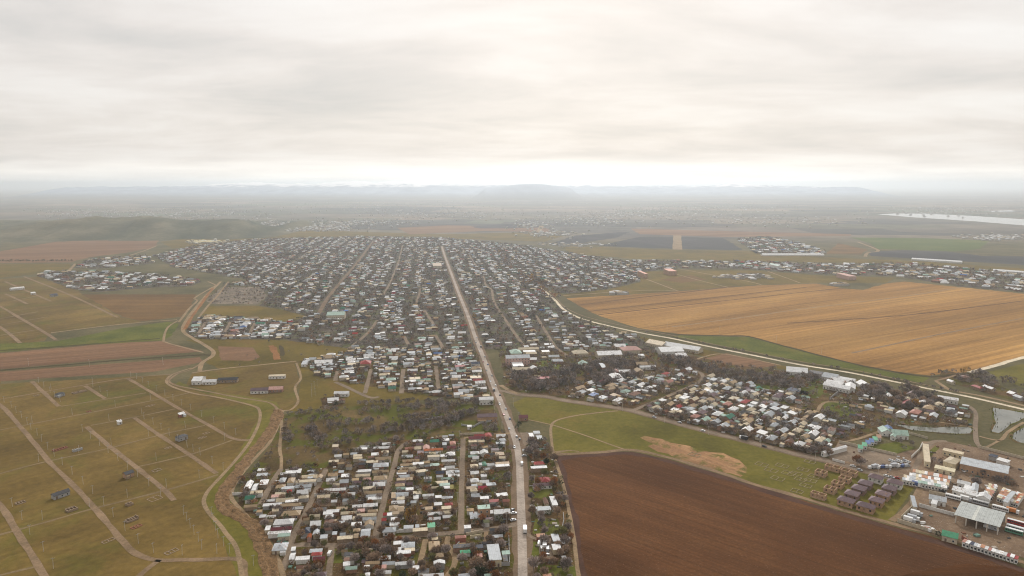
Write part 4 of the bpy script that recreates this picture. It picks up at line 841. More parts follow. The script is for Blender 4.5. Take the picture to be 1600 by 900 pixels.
quad((1518, 766), (1527, 768), (1521, 755.5), 4, 'g', 'grey', 'landmark', 'grey gabled store beside the white shop in the market', 'white', 'building')
quad((1526, 776), (1546, 781), (1528, 770), 4, 'g', 'white', 'landmark', 'white arched kiosk row at the end of shops', 'white', 'building')
for i, (x, y, cl) in enumerate([(1344, 698, 'mint'), (1350.5, 694, 'mint'), (1356, 690.5, 'blue'), (1361.5, 688, 'blue'), (1367, 685, 'mint'), (1373, 681.5, 'brick')]):
    quad((x - 3, y + 2.5), (x + 4, y + 3.5), (x, y - 2), 3, 'f', cl, 'landmark', ordinal(i + 1) + ' stall of the coloured stall row beside the lorry park, ' + WORD[cl] + ' roof', 'white', 'stall', .4)
for i, (a, b, c) in enumerate([((1378, 675), (1394, 676), (1384, 669)), ((1391, 681), (1398, 682.5), (1394, 678)), ((1396, 679), (1420, 681), (1402, 673)), ((1385, 671), (1396, 672), (1390, 666.5))]):
    quad(a, b, c, 3.5, 'g', 'palegreen' if i != 3 else 'blue', 'landmark', ['pale green farm roof nearest the long pond', 'small pale green roof beside the coloured stalls', 'broad pale green farm roof with tree before it', 'blue farm roof beside the long pond'][i], 'white', 'building')
quad((1545, 712), (1556, 715), (1547, 709.5), 3, 'f', 'navy', 'landmark', 'navy container hut behind the brick warehouse', 'grey', 'shed'); quad((1557, 718), (1574, 723), (1559, 715), 3, 'f', 'white', 'landmark', 'white trailer hut behind the brick warehouse', 'white', 'shed')
for ln in """1519 601 1536 607 h red|red-roofed farmhouse across the canal road;1537 602 1554 608 g white|white-roofed farmhouse across the canal road;1480 593 1492 597 g white|white cottage at the canal road crossing;1574 612 1590 616 g white|white shed at the canal road village end;1584 617 1600 622 g grey|grey shed at the canal road village end""".split(';'):
    a, lab = ln.split('|'); rect(a, 'landmark'); BLD[-1]['label'] = lab; BLD[-1]['cat'] = BLD[-1]['name'] = 'house'

# rows of houses laid out in plots ------------------------------------------------
RW = ['white'] * 34 + ['grey'] * 26 + ['cream'] * 13 + ['tan'] * 12 + ['brown'] * 3 + ['dark'] * 2 + ['red'] * 2 + ['darkred'] * 3 + ['green'] * 3 + ['palegreen'] * 3 + ['navy', 'mauve', 'salmon', 'salmon', 'dark', 'brown', 'blue']
def plots(key, rot, pitch, depth, lane_every, where, origin=(0, 0), dens=0.9, wsc=1.0, shed=0.9, cream=0.0, row0=1, jit=2.0, gap=0.0):
    g = mask(key); P = np.array([G(*p) for p in POLY[key]]); c, s = math.cos(rot), math.sin(rot)
    ox, oy = origin
    loc = [((x - ox) * c + (y - oy) * s, -(x - ox) * s + (y - oy) * c) for x, y in P]
    a0, a1 = min(p[0] for p in loc), max(p[0] for p in loc); b0, b1 = min(p[1] for p in loc), max(p[1] for p in loc)
    k0 = int(math.floor(a0 / lane_every)) - 1; k1 = int(math.ceil(a1 / lane_every)) + 1
    for k in range(k0, k1):
        for side in (-1, 1):
            b = b0 + R.uniform(0, pitch)
            while b < b1:
                b += pitch * R.uniform(.8, 1.3)
                if R.random() > dens: continue
                w = R.uniform(8, 14) * wsc; d = R.uniform(5.5, 8.5) * wsc
                a = k * lane_every + side * (3.2 + w / 2 + abs(R.gauss(0, jit))) + jit * 2.2 * mnoise.noise((b * .006, k * 3.3, 1.7))
                if gap and mnoise.noise((a * .017, b * .017, 8.8)) < gap - .5: continue
                x, y = ox + a * c - b * s, oy + a * s + b * c
                if not (inside(g, x, y) and free(x, y, 4)): continue
                col = R.choice(RW) if R.random() > cream else R.choice(['cream', 'tan', 'cream', 'white'])
                add_bld(x, y, w, d, R.uniform(2.6, 3.6), R.choice('gghhfg'), col, rot + R.gauss(0, .02 + jit * .012), where + ', lane ' + str(k - k0), b, cat='house'); BLD[-1]['lane'] = (k, side)
                for q in range(R.choice([0, 1, 1, 2]) if R.random() < shed else 0):
                    w2, d2 = R.uniform(4, 9) * wsc, R.uniform(2.6, 4.2) * wsc
                    a2 = a + side * (w / 2 + w2 / 2 + R.uniform(.5, 4) + q * 5); b2 = b + R.uniform(-4, 4)
                    x2, y2 = ox + a2 * c - b2 * s, oy + a2 * s + b2 * c
                    if abs(a2 - k * lane_every) < depth and inside(g, x2, y2) and free(x2, y2, 2.5):
                        add_bld(x2, y2, w2, d2, R.uniform(2.0, 2.7), 'f', R.choice(RW) if R.random() > cream else R.choice(['cream', 'tan']), rot + R.gauss(0, .04), where + ', lane ' + str(k - k0), b2, cat='shed'); BLD[-1]['lane'] = (k, side)
HWO = G(743, 528)
sE = G(1010, 648)
plots('C', HROT, 10, 24, 46, 'village behind the grove', HWO, .95, .8, 1.2, jit=4)
plots('C2', HROT, 10, 20, 30, 'cluster in the pasture', G(505, 630), .9)
def sub(name, pts): POLY[name] = pts
sub('E1', [(992, 642), (1105, 588), (1160, 598), (1202, 617), (1195, 626), (1275, 643), (1295, 657), (1305, 690), (1282, 710), (1240, 704), (1160, 684), (1060, 657)])
sub('E2', [(905, 605), (1000, 590), (1080, 578), (1098, 590), (1050, 614), (988, 638), (940, 631), (890, 622)])
sub('E3', [(1190, 605), (1262, 618), (1260, 634), (1200, 622)])
sub('E4', [(1330, 640), (1345, 622), (1400, 612), (1480, 628), (1510, 636), (1510, 660), (1424, 660), (1380, 652)])
sub('E5', [(820, 590), (900, 590), (905, 620), (860, 617)])
sub('E6', [(1280, 660), (1330, 650), (1380, 665), (1376, 680), (1310, 690)])
plots('E1', E_ROT + math.pi / 2, 9.5, 13, 25, 'village on the yard road', sE, .97, .78, 1.0, .25)
plots('E2', E_ROT + math.pi / 2, 12, 13, 28, 'village at the road junction', sE, .75, .85, .8, .2)
plots('E3', E_ROT + math.pi / 2, 12, 14, 28, 'hamlet by the long white wall', sE, .7)
plots('E4', E_ROT + math.pi / 2, 15, 16, 34, 'garden village by the long pond', sE, .7)
plots('E5', HROT, 18, 20, 40, 'wooded plots opposite the meadow', HWO, .45)
plots('E6', E_ROT + math.pi / 2, 16, 16, 34, 'plots beside the coloured stalls', sE, .6)
plots('vill_ne', E_ROT + math.pi / 2, 18, 16, 34, 'farm village across the canal road', sE, .6)
plots('town', HROT, 10.5, 24, 45, 'main town', HWO, .95, .72, 1.7, jit=8, gap=.20)
sub('sch', [(780, 545), (920, 550), (1010, 545), (1000, 590), (905, 604), (790, 600)])
plots('sch', HROT, 22, 20, 44, 'school quarter', HWO, .4)
plots('town_w', HROT, 10, 20, 44, 'walled quarter by the canal track', HWO, .97)
for k in ('vill_w', 'vill_w2', 'band', 'vill_n'): plots(k, HROT if k != 'band' else E_ROT, 15 if k != 'vill_n' else 20, 24, 40, 'far village', HWO, .85, 1.05 if k != 'vill_n' else 1.3, jit=6, gap=.3)

def build_one(b):
    e = empty(b['name'], b['x'], b['y'], b['rot'])
    wl, rf = wall_roof(b['w'], b['d'], b['h'], b['kind'], b['rise'])
    link('wall', wl.mesh('wall', WALL[b['wall']]), e); link('roof', rf.mesh('roof', ROOF[b['col']]), e)
    if b['px'] > 12 and b['cat'] != 'shed':
        n = max(1, int(b['w'] / 3.0)); dk = R.randrange(n) if n > 1 else -1
        floors = max(1, int(b['h'] / 2.9))
        for fl in range(floors):
            for i in range(n):
                x = -b['w'] / 2 + (i + .5) * b['w'] / n
                if i == dk and fl == 0: o = link('door', DOORM, e); o.location = (x, -b['d'] / 2, 0)
                else: o = link('window', WINM, e); o.location = (x, -b['d'] / 2, (.8 if b['h'] > 2.7 else .6) + fl * 2.9)
    elif b['cat'] != 'shed':
        o = link('window', WINM, e); o.location = (b['w'] * .2, -b['d'] / 2, .7)
    rr = random.Random(int(b['x'] * 13 + b['y'] * 7))
    if b['cat'] == 'house' and b['w'] > 5 and rr.random() < .5:
        w2, d2, h2 = b['w'] * rr.uniform(.3, .5), rr.uniform(1.4, 2.2), min(b['h'] - .35, 2.2); sx = rr.choice((-1, 1)) * (b['w'] - w2) / 2 * .98
        a, c = wall_roof(w2, d2, h2 - .3, 'f', .28, .2); o = link('annex', a.mesh('annex', WALL[rr.choice(['mud', 'white', 'cream', b['wall']])]), e); o.location = (sx, -b['d'] / 2 - d2 / 2 - .01, 0)
        link('annex_roof', c.mesh('annex_roof', ROOF[rr.choice(['grey', 'tan', 'white', b['col']])]), o)
    if b['cat'] == 'house' and b['px'] > 11 and rr.random() < .6:
        mb = MB(); mb.box(-.25, .25, -.25, .25, b['h'] * .9, b['h'] + b['rise'] + .7); o = link('chimney', mb.mesh('chimney', WALL['brick']), e); o.location = (b['w'] * rr.uniform(-.3, .3), b['d'] * .12, 0)
    tag(e, b['label'], b['cat'], b['group']); return e
NEAR = {'canal side of the first lane': 'first lane', 'highway side of the first lane': 'first lane'}
def build_all_buildings():
    houses = [b for b in BLD if b['cat'] == 'house']; sheds = [b for b in BLD if b['cat'] == 'shed']; rest = [b for b in BLD if b['cat'] not in ('house', 'shed')]
    for L_ in (houses, sheds): L_.sort(key=lambda b: -b['px'] - (1000 if b['label'] else 0))
    ind = houses[:296] + sheds[:296] + rest; stuff = houses[296:] + sheds[296:]
    # labels: counted along the lane from the cross street, the junction or the highway
    groups = {}
    for b in ind:
        if not b['label']: groups.setdefault((b['where'].split(', lane')[0], b.get('lane')), []).append(b)
    lane_no = {}
    for key in groups: lane_no.setdefault(key[0], []).append(key[1])
    for (wh, lane), bs in groups.items():
        cnt = {}
        for b in sorted(bs, key=lambda b: b['order']):
            nm = WORD[b['col']] + ' ' + (RN[b['kind']] + ' ' if b['kind'] != 'f' else 'flat ') + b['cat']
            cnt[nm] = cnt.get(nm, 0) + 1
            if lane is None: b['label'] = ('%s, %s such from the bottom, %s' % (nm, ordinal(cnt[nm]), wh))
            else:
                rows = sorted(set(l for l in lane_no[wh] if l), key=lambda l: (l[0], l[1])); r = rows.index(lane) + 1
                b['label'] = '%s, %s such in the %s row, %s' % (nm, ordinal(cnt[nm]), ordinal(r), wh)
    for b in ind:
        b['group'] = {'house': 'houses of the town', 'shed': 'backyard sheds of the town', 'building': 'larger buildings of the town', 'stall': 'coloured market stalls'}.get(b['cat'], 'larger buildings of the town')
        build_one(b)
    # the rest as one object
    V = []; F = []; T = []
    i0 = 0
    for b in stuff:
        wl, rf = wall_roof(b['w'], b['d'], b['h'], b['kind'], b['rise'], .25)
        c, s = math.cos(b['rot']), math.sin(b['rot']); k = R.choice((.55, .8, 1.0, 1.1, 1.15)) * R.uniform(.85, 1.05); kw = R.uniform(.7, 1.05)
        for mb, col, kk in ((wl, WALLC[b['wall']], kw), (rf, PAL[b['col']], k)):
            for x, y, z in mb.v: V.append((b['x'] + c * x - s * y, b['y'] + s * x + c * y, z))
            for f in mb.f:
                if mb is rf and len(f) == 4 and False: continue
                F.append(tuple(i0 + q for q in f)); T.append((*sc(col, kk), 1))
            i0 = len(V)
    me = bpy.data.meshes.new('town_houses'); me.from_pydata(V, [], F); me.materials.append(M_TINT)
    at = me.attributes.new('tint', 'FLOAT_COLOR', 'FACE'); at.data.foreach_set('color', np.array(T, 'f').ravel())
    tag(link('town_houses', me), 'thousands of small pale roofed houses packed across the distant town', 'houses', kind='stuff')
    print('buildings', len(BLD), 'individual', len(ind), 'stuff', len(stuff), 'faces', len(F))
def fill(key, per, where, rot, wr, dr, cols, cat=None, r=1):
    g = mask(key); jj, ii = np.nonzero(g)
    for _ in range(int(len(jj) * 4 / per)):
        k = R.randrange(len(jj)); x = X0 + (ii[k] + R.random()) * RES; y = Y0 + (jj[k] + R.random()) * RES; w, d = R.uniform(*wr), R.uniform(*dr); c, s = math.cos(rot), math.sin(rot)
        if all(free(x + c * p - s * q, y + s * p + c * q) for p in (-w / 2, 0, w / 2) for q in (-d / 2, d / 2)):
            add_bld(x, y, w, d, R.uniform(2.1, 2.9), R.choice('ffg'), R.choice(cols), rot + R.gauss(0, .05), where, y, cat=cat)
FC = ['white', 'grey', 'cream', 'cream', 'tan', 'tan', 'white', 'grey', 'brown', 'dark', 'palegreen', 'mauve']
fill('E1', 26, 'village on the yard road', E_ROT + math.pi / 2, (3, 8), (2.4, 5), FC)
for k, per in (('E2', 60), ('E3', 60), ('E4', 80), ('E6', 70), ('C', 34), ('town_w', 34)): fill(k, per, 'back plots of the ' + {'E2': 'junction village', 'E3': 'hamlet', 'E4': 'garden village', 'E6': 'stall lane', 'C': 'village behind the grove', 'town_w': 'walled quarter'}[k], HROT if k in ('C', 'town_w') else E_ROT, (3, 7), (2.2, 3.8), FC)
fill('A', 90, 'back plots of the lanes', HROT, (3, 7), (2.0, 3.2), FC, 'shed'); fill('B', 90, 'back plots beyond the cross street', HROT, (3, 7), (2.0, 3.2), FC, 'shed')
def stall_row(p0, p1, p3, n, cols, where, h=3.0):
    A, B, C_ = (Vector(G(*p, h)) for p in (p0, p1, p3)); wv = B - A; rot = math.atan2(wv.y, wv.x); nv = Vector((-wv.y, wv.x)).normalized(); d = max(2.5, (C_ - A).dot(nv))
    for i in range(n):
        c = A + wv * ((i + .5) / n) + nv * d / 2; col = cols[i % len(cols)] if isinstance(cols, list) else R.choice(cols)
        hh = h + R.uniform(-.15, .25)
        add_bld(c.x, c.y, wv.length / n - .25, d, hh, 'f', col, rot, where, i, 'white', 'stall', .35, '%s stall, %s along the %s' % (WORD[col] + ' roofed market', ordinal(i + 1), where), 'stall')
MC = ('rust', 'white', 'salmon', 'white', 'orange', 'grey', 'lemon', 'white', 'rust', 'cream')
stall_row((1426, 737.5), (1486, 749.5), (1428, 734), 13, MC, 'back row of the roadside market')
stall_row((1421, 742.5), (1484, 754.5), (1423, 739.5), 13, MC, 'third row of the roadside market')
stall_row((1412, 746), (1483, 759), (1414, 743.2), 15, ('white', 'white', 'grey', 'cream', 'white'), 'second row of the roadside market')
stall_row((1410, 750), (1480, 763), (1412, 747.2), 14, ('white', 'white', 'palegreen', 'grey'), 'front row of the roadside market')
for k in range(6):
    t = k / 6; stall_row((1547.5 - 13 * 0 - 3.5 * t * 4 * 0 + (1543.8 - 1534) * 0 + 1536 - 1547.5 + 10 * (1 - t), 777 - 18 * (1 - t)), (1549 + 10 * (1 - t), 779 - 18 * (1 - t)), (1538 + 10 * (1 - t) - .2, 774.6 - 18 * (1 - t)), 3, ('rust', 'white', 'lemon', 'salmon', 'white'), ordinal(6 - k) + ' strip of the small market')
for k in range(7):
    t = k / 7; x = 1556 + 9.5 * (1 - t); y = 779 - 14.5 * (1 - t)
    stall_row((x, y), (x + 12, y + 3.6), (x + 1.0, y - 1.9), 3, ('rust', 'white', 'salmon', 'lemon'), ordinal(7 - k) + ' strip below the grey market ridge')
    stall_row((x + 18, y + 5.4), (x + 33, y + 9.9), (x + 19, y + 3.5), 4, ('rust', 'white', 'orange', 'lemon', 'white'), ordinal(7 - k) + ' strip beyond the grey market ridge')
quad((1568, 783.5), (1574, 785.2), (1577, 766), 4.6, 'G', 'grey', 'landmark', 'long grey ridged hall through the middle of the large market block', 'white', 'building')
stall_row((1503, 846), (1514, 850), (1504, 842), 2, ['salmon', 'white'], 'wall of the bus yard beyond the green shed')
stall_row((1515, 850), (1590, 874), (1516, 846.4), 13, ['navy', 'grey', 'white', 'rust', 'white', 'salmon', 'white', 'white', 'white', 'white', 'red', 'white', 'red'], 'field edge of the bus yard')
build_all_buildings()

# ------------------------------------------------------------------ things built one by one
def prism_building(): pass
M_SHEET = sheet_mat('hangar roof sheet', (.42, .44, .42), False); M_SHEETW = sheet_mat('hangar skylight sheet', (.56, .57, .52), False)
def hangar():
    """open-sided shed: great lean-to roof on posts"""
    h = 5.4; A, B, C_ = (Vector(G(*p, h)) for p in ((1490.7, 803.5), (1562.7, 823.5), (1502.7, 784.7)))
    wv = B - A; rot = math.atan2(wv.y, wv.x); nv = Vector((-wv.y, wv.x)).normalized(); d = (C_ - A).dot(nv); w = wv.length; c = A + wv / 2 + nv * d / 2
    e = empty('open_hangar', c.x, c.y, rot); tag(e, 'great open-sided hangar with grey sheet roof on posts in the bus yard', 'hangar', 'larger buildings of the town')
    n = 13
    for i in range(n):                         # roof sheets side by side
        x0, x1 = -w / 2 + i * w / n, -w / 2 + (i + 1) * w / n - .05; z = .025 * (i % 2)
        for nm, y0, y1, za, zb in (('roof_sheet', -d / 2, 0, h - .3, h + .35), ('roof_sheet', 0, d / 2, h + .35, h + .6)):
            mb = MB(); q = [(x0, y0, za + z), (x1, y0, za + z), (x1, y1, zb + z), (x0, y1, zb + z)]; t = [(x, y, zz + .15) for x, y, zz in q]
            mb.poly(t); mb.poly(q[::-1])
            for k in range(4): mb.poly([q[k], q[(k + 1) % 4], t[(k + 1) % 4], t[k]])
            o = link(nm, mb.mesh('roof_sheet', M_SHEETW if i == 5 else M_SHEET), e)
            if i == 5: o['label'] = 'paler translucent roof sheet'
    for sy in (-1, 1):
        for i in range(5):
            x = -w / 2 + 1 + i * (w - 2) / 4; mb = MB(); mb.box(x - .3, x + .3, sy * (d / 2 - .8) - .3, sy * (d / 2 - .8) + .3, 0, h - .2); link('post', mb.mesh('post', M_POLE), e)
    mb = MB(); mb.box(-w / 2, w / 2, d / 2 - .3, d / 2, 0, h - 1.2); link('back_wall', mb.mesh('back_wall', WALL['grey']), e)
    raster([(c.x + math.cos(rot) * p - math.sin(rot) * q, c.y + math.sin(rot) * p + math.cos(rot) * q) for p, q in ((-w / 2, -d / 2), (w / 2, -d / 2), (w / 2, d / 2), (-w / 2, d / 2))])
hangar()
def wall_run(pxs, h, mat, label, th=.35):
    pts = [G(*p) for p in pxs]; mb = MB()
    e = empty('boundary_wall', *pts[0]); ox, oy = pts[0]
    pan = MB(); pil = MB()
    for (ax, ay), (bx, by) in zip(pts[:-1], pts[1:]):
        d = Vector((bx - ax, by - ay)); L = d.length; d /= L; nv = Vector((-d.y, d.x)); n = max(1, int(L / 5))
        for i in range(n):
            p = Vector((ax - ox, ay - oy)) + d * (L * i / n + .16); q = Vector((ax - ox, ay - oy)) + d * (L * (i + 1) / n - .16); hh = h * R.uniform(.94, 1.04)
            c = [p - nv * th / 2, q - nv * th / 2, q + nv * th / 2, p + nv * th / 2]
            k = len(pan.v); pan.v += [(v.x, v.y, 0) for v in c] + [(v.x, v.y, hh) for v in c]
            for f in ((0, 1, 5, 4), (1, 2, 6, 5), (2, 3, 7, 6), (3, 0, 4, 7), (4, 5, 6, 7)): pan.f.append(tuple(k + a for a in f)); pan.m.append(0)
            c0 = Vector((ax - ox, ay - oy)) + d * (L * i / n); pil.box(c0.x - .22, c0.x + .22, c0.y - .22, c0.y + .22, 0, h * 1.08)
            for t in range(int(L / n) + 1):
                w_ = Vector((ax, ay)) + d * (L * i / n + t); j, ii = cell(w_.x, w_.y)
                if 0 <= j < NY and 0 <= ii < NX: OCC[j, ii] = True
    link('panel', pan.mesh('panel', mat), e)['kind'] = 'stuff'; link('pillar', pil.mesh('pillar', mat), e)['kind'] = 'stuff'
    tag(e, label, 'wall', 'walls round yards and plots', 'thing')
for p, h, m, lab in [
    ([(1402.7, 816), (1470.7, 837)], 2.4, 'cream', 'cream wall between the bus yard and the ploughland'), ([(1436, 792), (1492, 807)], 2.4, 'white', 'white wall from the narrow grey shed to the hangar'),
    ([(1408, 811), (1427, 793)], 2.2, 'cream', 'cream wall along the dirt track to the bus yard corner'), ([(1503, 842.5), (1516, 850)], 2.2, 'red', 'short red wall by the bright green shed'),
    ([(1311, 692), (1350, 701), (1402, 712.5)], 2.2, 'cream', 'cream wall along the far edge of the lorry park'), ([(1192, 611), (1217, 615.5), (1251, 611)], 2.6, 'white', 'long white wall bending round the hamlet'),
    ([(1424, 716), (1436, 705), (1441, 695)], 2.0, 'white', 'white wall beside the lane to the walled yard'), ([(1530, 700), (1600, 718), (1660, 733)], 2.2, 'cream', 'long cream wall between market and reed ponds'),
    ([(1452, 771), (1500, 781), (1590, 803)], 2.2, 'cream', 'pale wall between the bus yard and the road'), ([(1301, 720), (1320, 725)], 2.0, 'white', 'white wall at the road edge of the lorry park'), ([(1421, 678), (1450, 686)], 1.8, 'cream', 'cream wall running by the long pond'),
    ([(719, 850), (713, 857), (709, 862)], 2.2, 'white', 'white wall below the brick-red house'), ([(757, 885), (796, 884), (795, 836)], 2.2, 'grey', 'grey wall round the big white shed'), ([(729, 837), (755, 832)], 2.0, 'cream', 'cream wall beside the brick-red house'),
    ([(735, 842), (754, 839)], 2.0, 'lemon', 'pale yellow wall in the brick-red house yard'), ([(709, 858.5), (742, 857.5)], 1.8, 'white', 'white wall in front of the long dark roof'), ([(719, 680.5), (757, 677.8)], 1.8, 'cream', 'long pale wall behind the dark red roofs'),
    ([(845, 878), (873, 877)], 1.8, 'brick', 'brown wall in front of the car park'), ([(878, 829), (881, 815), (880, 804)], 1.8, 'grey', 'grey wall beside the field track'), ([(721, 665), (740, 668), (750, 662), (778, 657)], 1.6, 'grey', 'grey wall below the brick house by the highway'),
    ([(650, 660), (692, 653)], 2.0, 'grey', 'long grey wall through the grove'), ([(990, 559), (1003, 563)], 2, 'cream', 'cream wall above the tan barn'), ([(1063, 563), (1075, 557)], 1.8, 'white', 'white wall below the canal works'),
    ([(1090, 567), (1118, 570)], 1.8, 'cream', 'pale wall at the edge of the brown lot'), ([(1310, 613), (1296, 625)], 2.0, 'grey', 'grey wall running down from the poultry sheds'), ([(835, 589), (861, 591)], 2.2, 'lemon', 'pale yellow wall in the trees by the pitch'),
    ([(797, 750), (797, 742)], 1.8, 'white', 'white garden wall stub by the highway'), ([(620, 833), (640, 831)], 1.8, 'white', 'thin white wall beside the cross street')]:
    wall_run(p, h, WALL[m], lab)
# low plot walls between the houses
def plot_walls():
    n = 0; cnt = {}
    for b in sorted([q for q in BLD if q['px'] > 14 and 'lane' in q['where'] and q.get('lane') is None], key=lambda q: q['order']):
        if R.random() > .8: continue
        c, s = math.cos(HROT), math.sin(HROT); L = R.uniform(9, 17); off = b['d'] / 2 + R.uniform(.7, 1.6); sx = R.choice((-1, 1))
        x, y = b['x'] + s * off + c * sx * R.uniform(2, 6), b['y'] - c * off + s * sx * R.uniform(2, 6)
        if not (free(x, y) and free(x + c * L * .3, y + s * L * .3) and free(x - c * L * .3, y - s * L * .3)): continue
        mb = MB(); mb.box(-L / 2, L / 2, -.15, .15, 0, R.uniform(1.4, 2.0)); mb.box(-L / 2 - .05, L / 2 + .05, -.2, .2, 2.0, 2.06) if False else None
        for i in range(int(L / 3) + 1):
            xx = -L / 2 + i * L / max(1, int(L / 3)); mb.box(xx - .2, xx + .2, -.21, .21, 0, 2.1)
        o = link('garden_wall', mb.mesh('garden_wall', WALL[R.choice(['mud', 'mud', 'brick', 'cream', 'grey', 'white'])])); o.location = (x, y, 0); o.rotation_euler = (0, 0, HROT + R.gauss(0, .03))
        w = b['where']; cnt[w] = cnt.get(w, 0) + 1
        tag(o, 'low garden wall, %s such from the bottom, %s' % (ordinal(cnt[w]), w), 'wall', 'garden walls between plots', 'thing'); n += 1
    print('plot walls', n)
plot_walls()

def shell(w, d, h, floors, nwin, m):
    """roofless masonry shell with real openings; returns the four walls as meshes"""
    out = []
    for side in range(4):
        L, off = (w, -d / 2) if side == 0 else (d, w / 2) if side == 1 else (w, d / 2) if side == 2 else (d, -w / 2)
        mb = MB(); th = .4; n = nwin if side % 2 == 0 else max(1, nwin - 1); fh = h / floors
        if side % 2: L -= 2 * th + .01
        def bx(a0, a1, z0, z1):
            if side == 0: mb.box(a0, a1, off, off + th, z0, z1, 0, True)
            elif side == 2: mb.box(a0, a1, off - th, off, z0, z1, 0, True)
            elif side == 1: mb.box(off - th, off, a0, a1, z0, z1, 0, True)
            else: mb.box(off, off + th, a0, a1, z0, z1, 0, True)
        for fl in range(floors):
            z = fl * fh; g = L / n; ww = min(1.0, g * .36)
            bx(-L / 2, L / 2, z, z + fh * .36); bx(-L / 2, L / 2, z + fh * .76, z + fh)
            e = [-L / 2]
            for i in range(n): c = -L / 2 + (i + .5) * g; e += [c - ww / 2, c + ww / 2]
            e.append(L / 2)
            for i in range(0, len(e), 2): bx(e[i], e[i + 1], z + fh * .36, z + fh * .76)
        out.append(mb.mesh('brick_wall', m))
    return out
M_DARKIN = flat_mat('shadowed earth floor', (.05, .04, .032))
def unfinished(px, py, w, d, h, floors, nwin, roof, label, rot, wall='orange', partial=False, cat='unfinished house'):
    x, y = G(px, py); e = empty('unfinished_house', x, y, rot)
    for me in shell(w, d, h, floors, nwin, WALL[wall]): link('brick_wall', me, e)
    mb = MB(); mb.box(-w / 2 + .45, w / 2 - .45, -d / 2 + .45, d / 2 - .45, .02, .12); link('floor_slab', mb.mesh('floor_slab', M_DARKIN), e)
    mb = MB(); mb.box(-.2, .2, -d / 2 + .45, d / 2 - .45, .13, h - .2); link('inner_wall', mb.mesh('inner_wall', WALL[wall]), e)
    if roof:
        _, rf = wall_roof(w, d, h + .02, 'h', 1.9, .45); link('roof', rf.mesh('roof', ROOF[roof]), e)
    tag(e, label, cat, 'unfinished brick houses'); raster([(x + math.cos(rot) * p - math.sin(rot) * q, y + math.sin(rot) * p + math.cos(rot) * q) for p, q in ((-w / 2, -d / 2), (w / 2, -d / 2), (w / 2, d / 2), (-w / 2, d / 2))])
def C4(x, y): return 1240 + x / 3.75, 660 + y / 3.75
for i, (x, y, w, d, lab) in enumerate([(230, 275, 10, 5.5, 'wider roofless brick house at the road, the one beyond the lorry park wall'), (325, 302, 10, 6, 'wider roofless brick house by the road, next to the dark-roofed pale one'), (160, 305, 7, 6, 'small roofless brick house standing apart at the foundations'),
        (300, 342, 7, 6, 'roofless brick house at the road end of the roofless row'), (258, 372, 7, 6, 'roofless brick house, middle of the roofless row'), (214, 403, 7, 6, 'roofless brick house at the field end of the roofless row'), (145, 437, 9, 4.5, 'low roofless brick house alone by the field track')]):
    unfinished(*C4(x, y + 6), w, d, 3.4, 1, 3 if w > 8 else 2, None, lab, E_ROT, 'pale_brick')
for i, (x, y, w, d, wall, lab) in enumerate([(480, 338, 8.2, 6, 'white', 'pale plastered house with mauve roof nearer the lorry park, at the road'), (592, 369, 8.6, 6, 'white', 'pale plastered house with mauve roof at the track corner by the road'),
        (420, 372, 7.5, 7.5, 'mauve', 'mauve hip-roofed brick house, road end of the first roofed row'), (383, 402, 7.5, 7.5, 'mauve', 'mauve hip-roofed brick house, second in the first roofed row'), (342, 434, 7.5, 7.5, 'mauve', 'mauve hip-roofed brick house, third in the first roofed row'), (307, 474, 9, 6.5, 'orange', 'mauve hip-roofed brick house, field end of the first roofed row'),
        (560, 402, 7.5, 7.5, 'mauve', 'mauve hip-roofed brick house, road end of the second roofed row'), (522, 436, 7.5, 7.5, 'orange', 'mauve hip-roofed brick house, second in the second roofed row'), (485, 474, 7.5, 7, 'orange', 'mauve hip-roofed brick house, third in the second roofed row'), (422, 508, 9.5, 6, 'orange', 'mauve hip-roofed brick house, field end of the second roofed row')]):
    unfinished(*C4(x, y + 10), w, d, 3.6, 1, 3, 'mauve', lab, E_ROT, wall, cat='house')
def foundation(px, py, w, d, h, rot, label, wall='mud', cross=1):
    x, y = G(px, py); e = empty('foundation', x, y, rot); t = .22
    segs = [(-w / 2, w / 2, -d / 2 - t, -d / 2 + t), (-w / 2, w / 2, d / 2 - t, d / 2 + t), (-w / 2 - t, -w / 2 + t, -d / 2, d / 2), (w / 2 - t, w / 2 + t, -d / 2, d / 2)]
    for k in range(cross): xx = -w / 2 + (k + 1) * w / (cross + 1); segs.append((xx - t, xx + t, -d / 2 + t, d / 2 - t))
    for i, (a, b, c, d_) in enumerate(segs):
        mb = MB(); k = .004 * i
        for _ in range(2): pass
        mb.box(a, b, c, d_, 0, h * R.uniform(.55, 1.1) + k); link('low_wall', mb.mesh('low_wall', WALL[wall]), e)
    tag(e, label, 'foundation', 'house foundations')
for i, (x, y) in enumerate([(55, 277), (100, 342), (70, 372), (20, 405), (15, 302), (120, 318), (95, 232), (40, 335)]):
    foundation(*C4(x, y), 7, 5.2, .4, E_ROT, 'low pale house foundation in the meadow, %s counted from the road side' % ordinal([3, 6, 7, 8, 4, 5, 1, 2][i]), 'weedy', 1)
for i, p in enumerate([(1085, 711), (1190, 726), (1205, 735), (1232, 740), (1215, 748), (1222, 728)]): foundation(*p, 8, 6, .4, E_ROT, 'faint grassy foundation beside the scraped patch, %s along the field track' % ordinal(i + 1), 'weedy', 1)
FR = heading((0, 672), (250, 624)) + math.pi / 2 + .25
